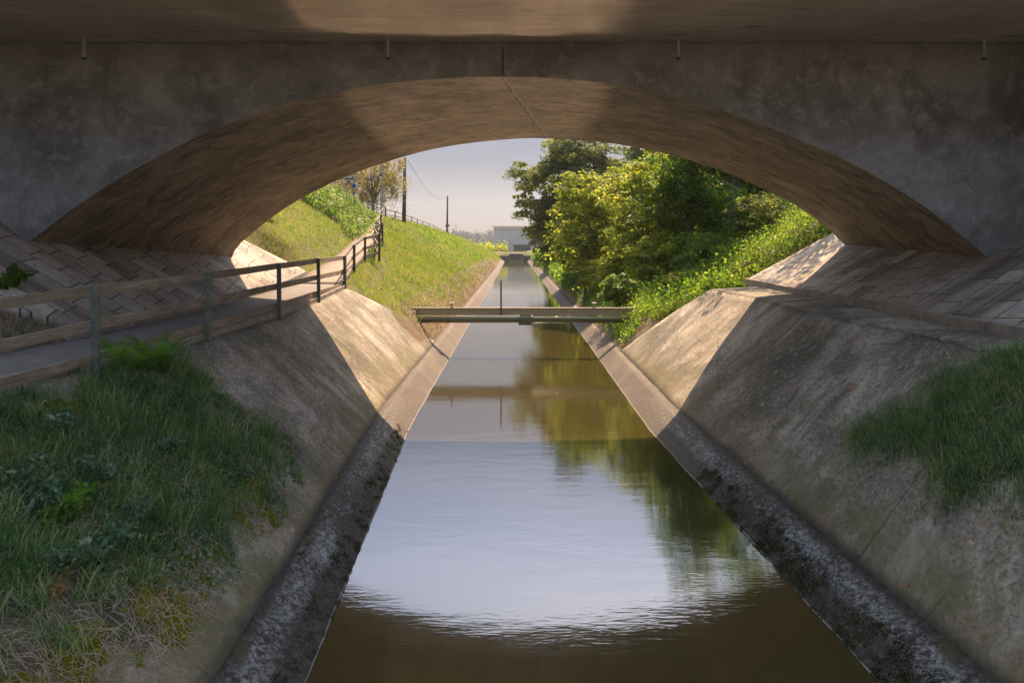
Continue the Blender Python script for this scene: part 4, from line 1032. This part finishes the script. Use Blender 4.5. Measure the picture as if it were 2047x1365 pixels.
# moss cushions
def moss(poly, surf, n, edge0, edge1, seed, cond=None):
    r = np.random.default_rng(seed); p = np.array(poly); Vs, Qs = [], []; off = 0; cnt = 0
    x = r.uniform(p[:, 0].min(), p[:, 0].max(), n*40); y = r.uniform(p[:, 1].min(), p[:, 1].max(), n*40); d = pdist(x, y, poly)
    k = (d > edge0)&(d < edge1)&(x > -9)&(y > 5.0)
    if cond is not None: k &= cond(x, y)
    x, y = x[k][:n], y[k][:n]
    C = []
    for a, b in zip(x, y):
        m_ = int(r.integers(120, 420)); s = r.uniform(.04, .15); q = r.normal(size=(m_, 2))*s*.6
        z = surf(a+q[:, 0], b+q[:, 1])+.0+.05*np.exp(-(q**2).sum(1)/(s*s))*r.uniform(.3, 1.2)
        C.append(np.stack([a+q[:, 0], b+q[:, 1], z], -1))
    return quads(np.concatenate(C), .022, r, aspect=.8)
Vv, Q = moss(LW, surfL, 330, -.22, .60, 61, lambda x, y: (x > -6.2)&(x > -6.6+.0*y)&(vnoise(x, y, 2.5, 3) > -.35)&(y < 11.5))
tag(mesh_np('moss', Vv, Q, M['moss']), 'bright yellow green moss cushions along the edge of the left turf', 'moss', kind='stuff')

def algae():
    r = np.random.default_rng(66); C = []
    for i in range(270):
        b = 6.8+r.random()**1.3*7.5; a = float(xr(b))+r.uniform(-.02, .42)**1.0; m_ = int(r.integers(20, 80)); q = r.normal(size=(m_, 2))*r.uniform(.02, .06)
        X = a+q[:, 0]; Y = b+q[:, 1]*1.6; C.append(np.stack([X, Y, np.clip((X-xr(Y))*SH/SW, -.02, 9)+.012*r.random(m_)], -1))
    for i in range(160):
        b = 6.8+r.random()*11; a = float(xl(b))-r.uniform(-.02, .3); m_ = int(r.integers(15, 50)); q = r.normal(size=(m_, 2))*r.uniform(.02, .05)
        X = a+q[:, 0]; Y = b+q[:, 1]*1.6; C.append(np.stack([X, Y, np.clip((xl(Y)-X)*SH/SW, -.02, 9)+.010*r.random(m_)], -1))
    return quads(np.concatenate(C), .03, r, aspect=.6)
Vv, Q = algae(); tag(mesh_np('algae', Vv, Q, M['algae']), 'dark stringy algae clinging along the near waterline', 'algae', kind='stuff')
# broad-leaved weeds, each a small plant
def weed(name, loc, n, s, size, mat, label, cat='plant', group=None, stems=7, seed=0, flat=.6):
    r = np.random.default_rng(seed+100); e = empty(name, loc, label, cat, group); C = []; mb = MB()
    for i in range(stems):
        th = r.uniform(0, 2*np.pi); L = s*r.uniform(.6, 1.2); tip = np.array([math.cos(th)*L*.8, math.sin(th)*L*.8, L*r.uniform(.4, .9)])
        mid = tip*.5+np.array([0, 0, L*.15]); L3 = np.array(loc)
        mb.tube([L3+np.array([0, 0, -.03]), L3+mid, L3+tip], [.005, .004, .002], 4)
        t = r.uniform(.25, 1.05, n//stems)[:, None]; p = 2*t*(1-t)*mid+t*t*tip; C.append(p+r.normal(size=p.shape)*size*.55)
    C = np.concatenate(C)+np.array(loc); Vv, Q = quads(C, size, r, aspect=.55)
    child(mesh_np('foliage', Vv, Q, M[mat]), e); child(mb.build('stem', M['bark']), e); return e
def onL(px_, py):
    p = hit(px_, py, lambda X, Y: surfL(X, Y), -1)
    return (p[0], p[1], float(surfL(np.array([p[0]]), np.array([p[1]]))[0]))
GW = 'broad leaved weeds in the shaded turf'
Vv, Q = moss(RW, surfR, 60, -.25, .30, 62, lambda x, y: (vnoise(x, y, 2.5, 3) > -.4)&(x < 8))
tag(mesh_np('moss', Vv, Q, M['moss']), 'moss specks along the lower edge of the right turf', 'moss', kind='stuff')
for i, (a, b, n, s, sz, mt, lb) in enumerate((
        (330, 905, 420, .30, .06, 'dleaf', 'low dark weed nearest the middle of the left turf edge'),
        (120, 870, 420, .34, .07, 'dleaf', 'broad leaved weed between the fern and the orange leaves'),
        (250, 1075, 520, .36, .075, 'dleaf', 'grey leaved weed just above the matted straw'),
        (130, 1040, 480, .38, .08, 'fern', 'bright green leafy weed among the dark ones'),
        (215, 960, 700, .40, .065, 'dleaf', 'dark blue green leafy weed in the middle of the left turf'),
        (50, 1020, 600, .46, .085, 'dleaf', 'dark leafy weed near the left photo edge'),
        (170, 1130, 700, .46, .085, 'dleaf', 'grey green leafy weed above the straw'),
        (20, 1140, 500, .42, .085, 'dleaf', 'dark leafy weed at the left edge beside orange leaves'),
        (110, 1190, 150, .28, .05, 'oleaf', 'weed with orange autumn leaves above the straw'),
        (15, 915, 90, .22, .045, 'oleaf', 'small orange leaved weed at the left photo edge'),
        (205, 985, 26, .10, .045, 'oleaf', 'tiny cluster of orange leaves under the dark weed'))):
    q = onL(a, b)
    if q: weed('leafy_weed', q, n, s, sz, mt, lb, 'plant', GW, seed=i)
# fern beside the second post
def fern(loc, label, s=1.0, seed=3, nf=9):
    r = random.Random(seed); e = empty('fern', loc, label, 'fern')
    for k in range(nf):
        th = 2*math.pi*k/nf+r.uniform(-.3, .3); L = s*r.uniform(.65, .95); el = r.uniform(.9, 1.35); V = []; Q = []
        d = np.array([math.cos(th), math.sin(th), 0]); sd = np.array([-math.sin(th), math.cos(th), 0]); base = np.zeros(3)
        N_ = 26; prev = None
        for i in range(N_+1):
            t = i/N_; p = d*L*math.cos(el)*t*(1+.5*t)+np.array([0, 0, L*math.sin(el)*(t-.42*t*t)])
            if i:
                w = L*.30*math.sin(math.pi*min(t*.88+.10, 1))**.8
                b = len(V); V += [prev-sd*.003, prev+sd*.003, p+sd*.003, p-sd*.003]; Q.append((b, b+1, b+2, b+3))
                for s_ in (-1, 1):
                    tip = p+sd*s_*w+d*w*.35-np.array([0, 0, w*.22]); b = len(V); dd_ = (p-prev)*.42
                    V += [p-dd_, (p+tip)/2-dd_*1.05, tip, (p+tip)/2+dd_*1.0]; Q.append((b, b+1, b+2, b+3))
            prev = p
        o = mesh_np('frond', np.array(V), np.array(Q), M['fern'], e)
    return e
q = onL(262, 745); fern((q[0]+.02, q[1], q[2]), 'bright green fern growing at the foot of the fence post', 1.15, nf=13)
q = onL(318, 752)
if q: fern(q, 'second smaller fern just right of the first', .62, 5, 7)
# shrub and weeds on the shoulder left of the path
weed('leafy_weed', (-9.55, 12.8, 3.98), 900, .55, .08, 'ivy', 'dark leafy shrub on the soil at the left edge of the paving', 'plant', GW, seed=20)
r = np.random.default_rng(71); n = 9000; y = r.uniform(5, 13.4, n); x = -8.2-r.random(n)**1.3*2.6; k = inpoly(x, y, [(-7.9, 4), (-8.15, 13.3), (-9.6, 11.6), (-11.2, 9.5), (-13, 7), (-13, 4)])&(x < pathin(y)-.05); x, y = x[k], y[k]; n = len(x)
zz_ = pathz(y)+.02+np.maximum(pathin(y)-x, 0)*.66
tag(grass_mesh('grass', *blades(np.stack([x, y, zz_], -1), .08+.12*r.random(n), .006*r.uniform(.7, 1.5, n), r.uniform(.4, 1.3, n), r), 'straw'), 'brownish thin grass on the soil beside the path', 'grass', kind='stuff')

# fallen leaves, each one lying on the concrete
def leafmesh():
    pts = []
    for i in range(10):
        a = 2*math.pi*i/10; rr_ = .055 if i % 2 == 0 else .026
        pts.append((math.cos(a)*rr_, math.sin(a)*rr_, .006+(.016 if i % 4 == 0 else .0)))
    V = [(0, 0, .004)]+pts; Fc = [(0, i+1, (i+1) % 10+1) for i in range(10)]
    return V, Fc
V, Fc = leafmesh(); first = None
GL = 'brown fallen leaves on the concrete slopes'
spots = [(567, 752, -1), (548, 800, -1), (470, 812, -1), (565, 815, -1), (440, 765, -1), (650, 968, -1), (672, 995, -1), (566, 1033, -1), (520, 700, -1), (1843, 1022, 1), (1490, 962, 1), (1700, 780, 1), (1566, 880, 1), (1660, 875, 1), (1815, 1180, 1), (1640, 1170, 1), (1600, 720, 1)]
def anyslope(sd):
    return (lambda X, Y: np.maximum(slopeL(X, Y), surfL(X, Y))) if sd < 0 else (lambda X, Y: np.maximum(slopeR2(X, Y), surfR(X, Y)))
for i, (a, b, sd) in enumerate(spots):
    p = hit(a, b, anyslope(sd), sd)
    if p is None: continue
    if first is None: o = first = mesh_np('fallen_leaf', V, Fc, M['brown'])
    else: o = first.copy(); col.objects.link(o)
    z = float(anyslope(sd)(np.array([p[0]]), np.array([p[1]]))[0])
    o.location = (p[0], p[1], z+.02); s = random.uniform(1.0, 1.5)*(1.3 if i == 9 else 1); o.scale = (s, s*random.uniform(.7, 1), s)
    o.rotation_euler = (random.uniform(-.2, .2), -sd*.75 if sd > 0 else .75, random.uniform(0, 6))
    o.rotation_mode = 'XYZ'
    tag(o, 'small curled brown leaf lying on a bare concrete slope', 'leaf', GL)

# distance: hedge by the weir and woods
Vv, Q = scatter_cover('x', 9000, lambda r, n, Y: r.uniform(-26, -1.5, n), lambda r, n: r.uniform(207, 222, n), lambda X, Y: np.full(len(X), 2.4), .55, 'light', 1.1, 81)
tag(mesh_np('scrub', Vv, Q, M['light']), 'low scrub between the embankment end and the building', 'scrub', kind='stuff')
r = np.random.default_rng(82); C = []
for i in range(420):
    X0_ = r.uniform(-330, 200); Y0_ = r.uniform(820, 1050); h_ = r.uniform(9, 18)*(1.3 if r.random() < .12 else 1); m_ = 260
    c = r.normal(size=(m_, 3))*np.array([4.5, 4, h_*.26])+np.array([X0_, Y0_, 2.6+h_*.5]); C.append(c)
Vv, Q = quads(np.concatenate(C), 2.6, r, aspect=.8)
tag(mesh_np('woods', Vv, Q, M['far']), 'hazy line of far woods on the horizon beyond the weir', 'woods', kind='stuff')

# ------------------------------------------------------------------ air
hz = MB().box((0, 970, 65), (3200, 2300, 136)).build('haze', None)
k = N('haze'); v = k.n('ShaderNodeVolumePrincipled', {'Color': (.78, .86, .95), 'Density': .0003, 'Anisotropy': .3}); k.t.links.new(v.outputs[0], k.out.inputs['Volume'])
hz.data.materials.append(k.m); tag(hz, kind='stuff')

# ------------------------------------------------------------------ light
EL, AZ = 50.0, 11.0          # sun height; to the right of the view direction
w = bpy.data.worlds.new('World'); sc.world = w; w.use_nodes = True; nt = w.node_tree
sky = nt.nodes.new('ShaderNodeTexSky'); sky.sky_type = 'NISHITA'; sky.sun_disc = False
sky.sun_elevation = math.radians(EL); sky.sun_rotation = math.radians(AZ); sky.air_density = 1.0; sky.dust_density = 1.5; sky.altitude = 300; sky.ozone_density = 1.5
bg = nt.nodes['Background']; bg.inputs[1].default_value = .15; 
tc = nt.nodes.new('ShaderNodeTexCoord'); sx = nt.nodes.new('ShaderNodeSeparateXYZ'); nt.links.new(tc.outputs['Generated'], sx.inputs[0])
rp_ = nt.nodes.new('ShaderNodeValToRGB'); nt.links.new(sx.outputs[2], rp_.inputs[0])
e_ = rp_.color_ramp.elements; e_[0].position = 0.0; e_[0].color = (.084, .076, .076, 1); e_[1].position = .62; e_[1].color = (1, .92, .82, 1)
for p_, c_ in ((.05, (.068, .071, .083)), (.14, (.056, .070, .093)), (.26, (.112, .127, .160)), (.42, (.66, .65, .68))):
    q_ = e_.new(p_); q_.color = (*c_, 1)
mx = nt.nodes.new('ShaderNodeMix'); mx.data_type = 'RGBA'; mx.blend_type = 'MULTIPLY'; mx.inputs[0].default_value = 1
hs = nt.nodes.new('ShaderNodeHueSaturation'); hs.inputs['Saturation'].default_value = .8; nt.links.new(sky.outputs[0], hs.inputs['Color'])
cn_ = nt.nodes.new('ShaderNodeTexNoise'); mp_ = nt.nodes.new('ShaderNodeMapping'); mp_.inputs['Scale'].default_value = (1.5, 1.5, 9); nt.links.new(tc.outputs['Generated'], mp_.inputs[0]); nt.links.new(mp_.outputs[0], cn_.inputs['Vector']); cn_.inputs['Scale'].default_value = 2.2; cn_.inputs['Detail'].default_value = 6; cn_.inputs['Distortion'].default_value = .6
cr_ = nt.nodes.new('ShaderNodeValToRGB'); cr_.color_ramp.elements[0].position = .50; cr_.color_ramp.elements[0].color = (1, 1, 1, 1); cr_.color_ramp.elements[1].position = .68; cr_.color_ramp.elements[1].color = (1.22, 1.14, 1.08, 1); nt.links.new(cn_.outputs[0], cr_.inputs[0])
cm_ = nt.nodes.new('ShaderNodeMix'); cm_.data_type = 'RGBA'; cm_.blend_type = 'MULTIPLY'; cm_.inputs[0].default_value = 1; nt.links.new(hs.outputs[0], cm_.inputs[6]); nt.links.new(cr_.outputs[0], cm_.inputs[7])
nt.links.new(cm_.outputs[2], mx.inputs[6]); nt.links.new(rp_.outputs[0], mx.inputs[7]); nt.links.new(mx.outputs[2], bg.inputs[0])
sl = bpy.data.lights.new('Sun', 'SUN'); sl.energy = 3.75; sl.angle = math.radians(.5); sl.color = (1, .69, .44)
so = bpy.data.objects.new('sun', sl); col.objects.link(so)
dirv = Vector((math.sin(math.radians(AZ))*math.cos(math.radians(EL)), math.cos(math.radians(AZ))*math.cos(math.radians(EL)), math.sin(math.radians(EL))))
so.rotation_euler = dirv.to_track_quat('Z', 'Y').to_euler(); so.location = (20, 60, 60)

cam = bpy.data.cameras.new('Camera'); co = bpy.data.objects.new('camera', cam); col.objects.link(co)
co.location = (0, 0, EYE); co.rotation_euler = (math.radians(90), 0, 0)
cam.sensor_width = 36; cam.lens = F/2047*36; cam.shift_x = 0; cam.shift_y = -(682.5-HY)/2047; cam.clip_start = .1; cam.clip_end = 6000
sc.camera = co
vs = sc.view_settings; vs.view_transform = 'Standard'; vs.look = 'None'; vs.gamma = 1; vs.use_curve_mapping = False; vs.exposure = 1.55
cy = sc.cycles
cy.use_denoising = True
try: cy.denoiser = 'OPENIMAGEDENOISE'
except Exception: pass
cy.max_bounces = 8; cy.diffuse_bounces = 5; cy.glossy_bounces = 3; cy.transmission_bounces = 4; cy.volume_bounces = 0
cy.caustics_reflective = True; cy.blur_glossy = 0; cy.sample_clamp_indirect = 0
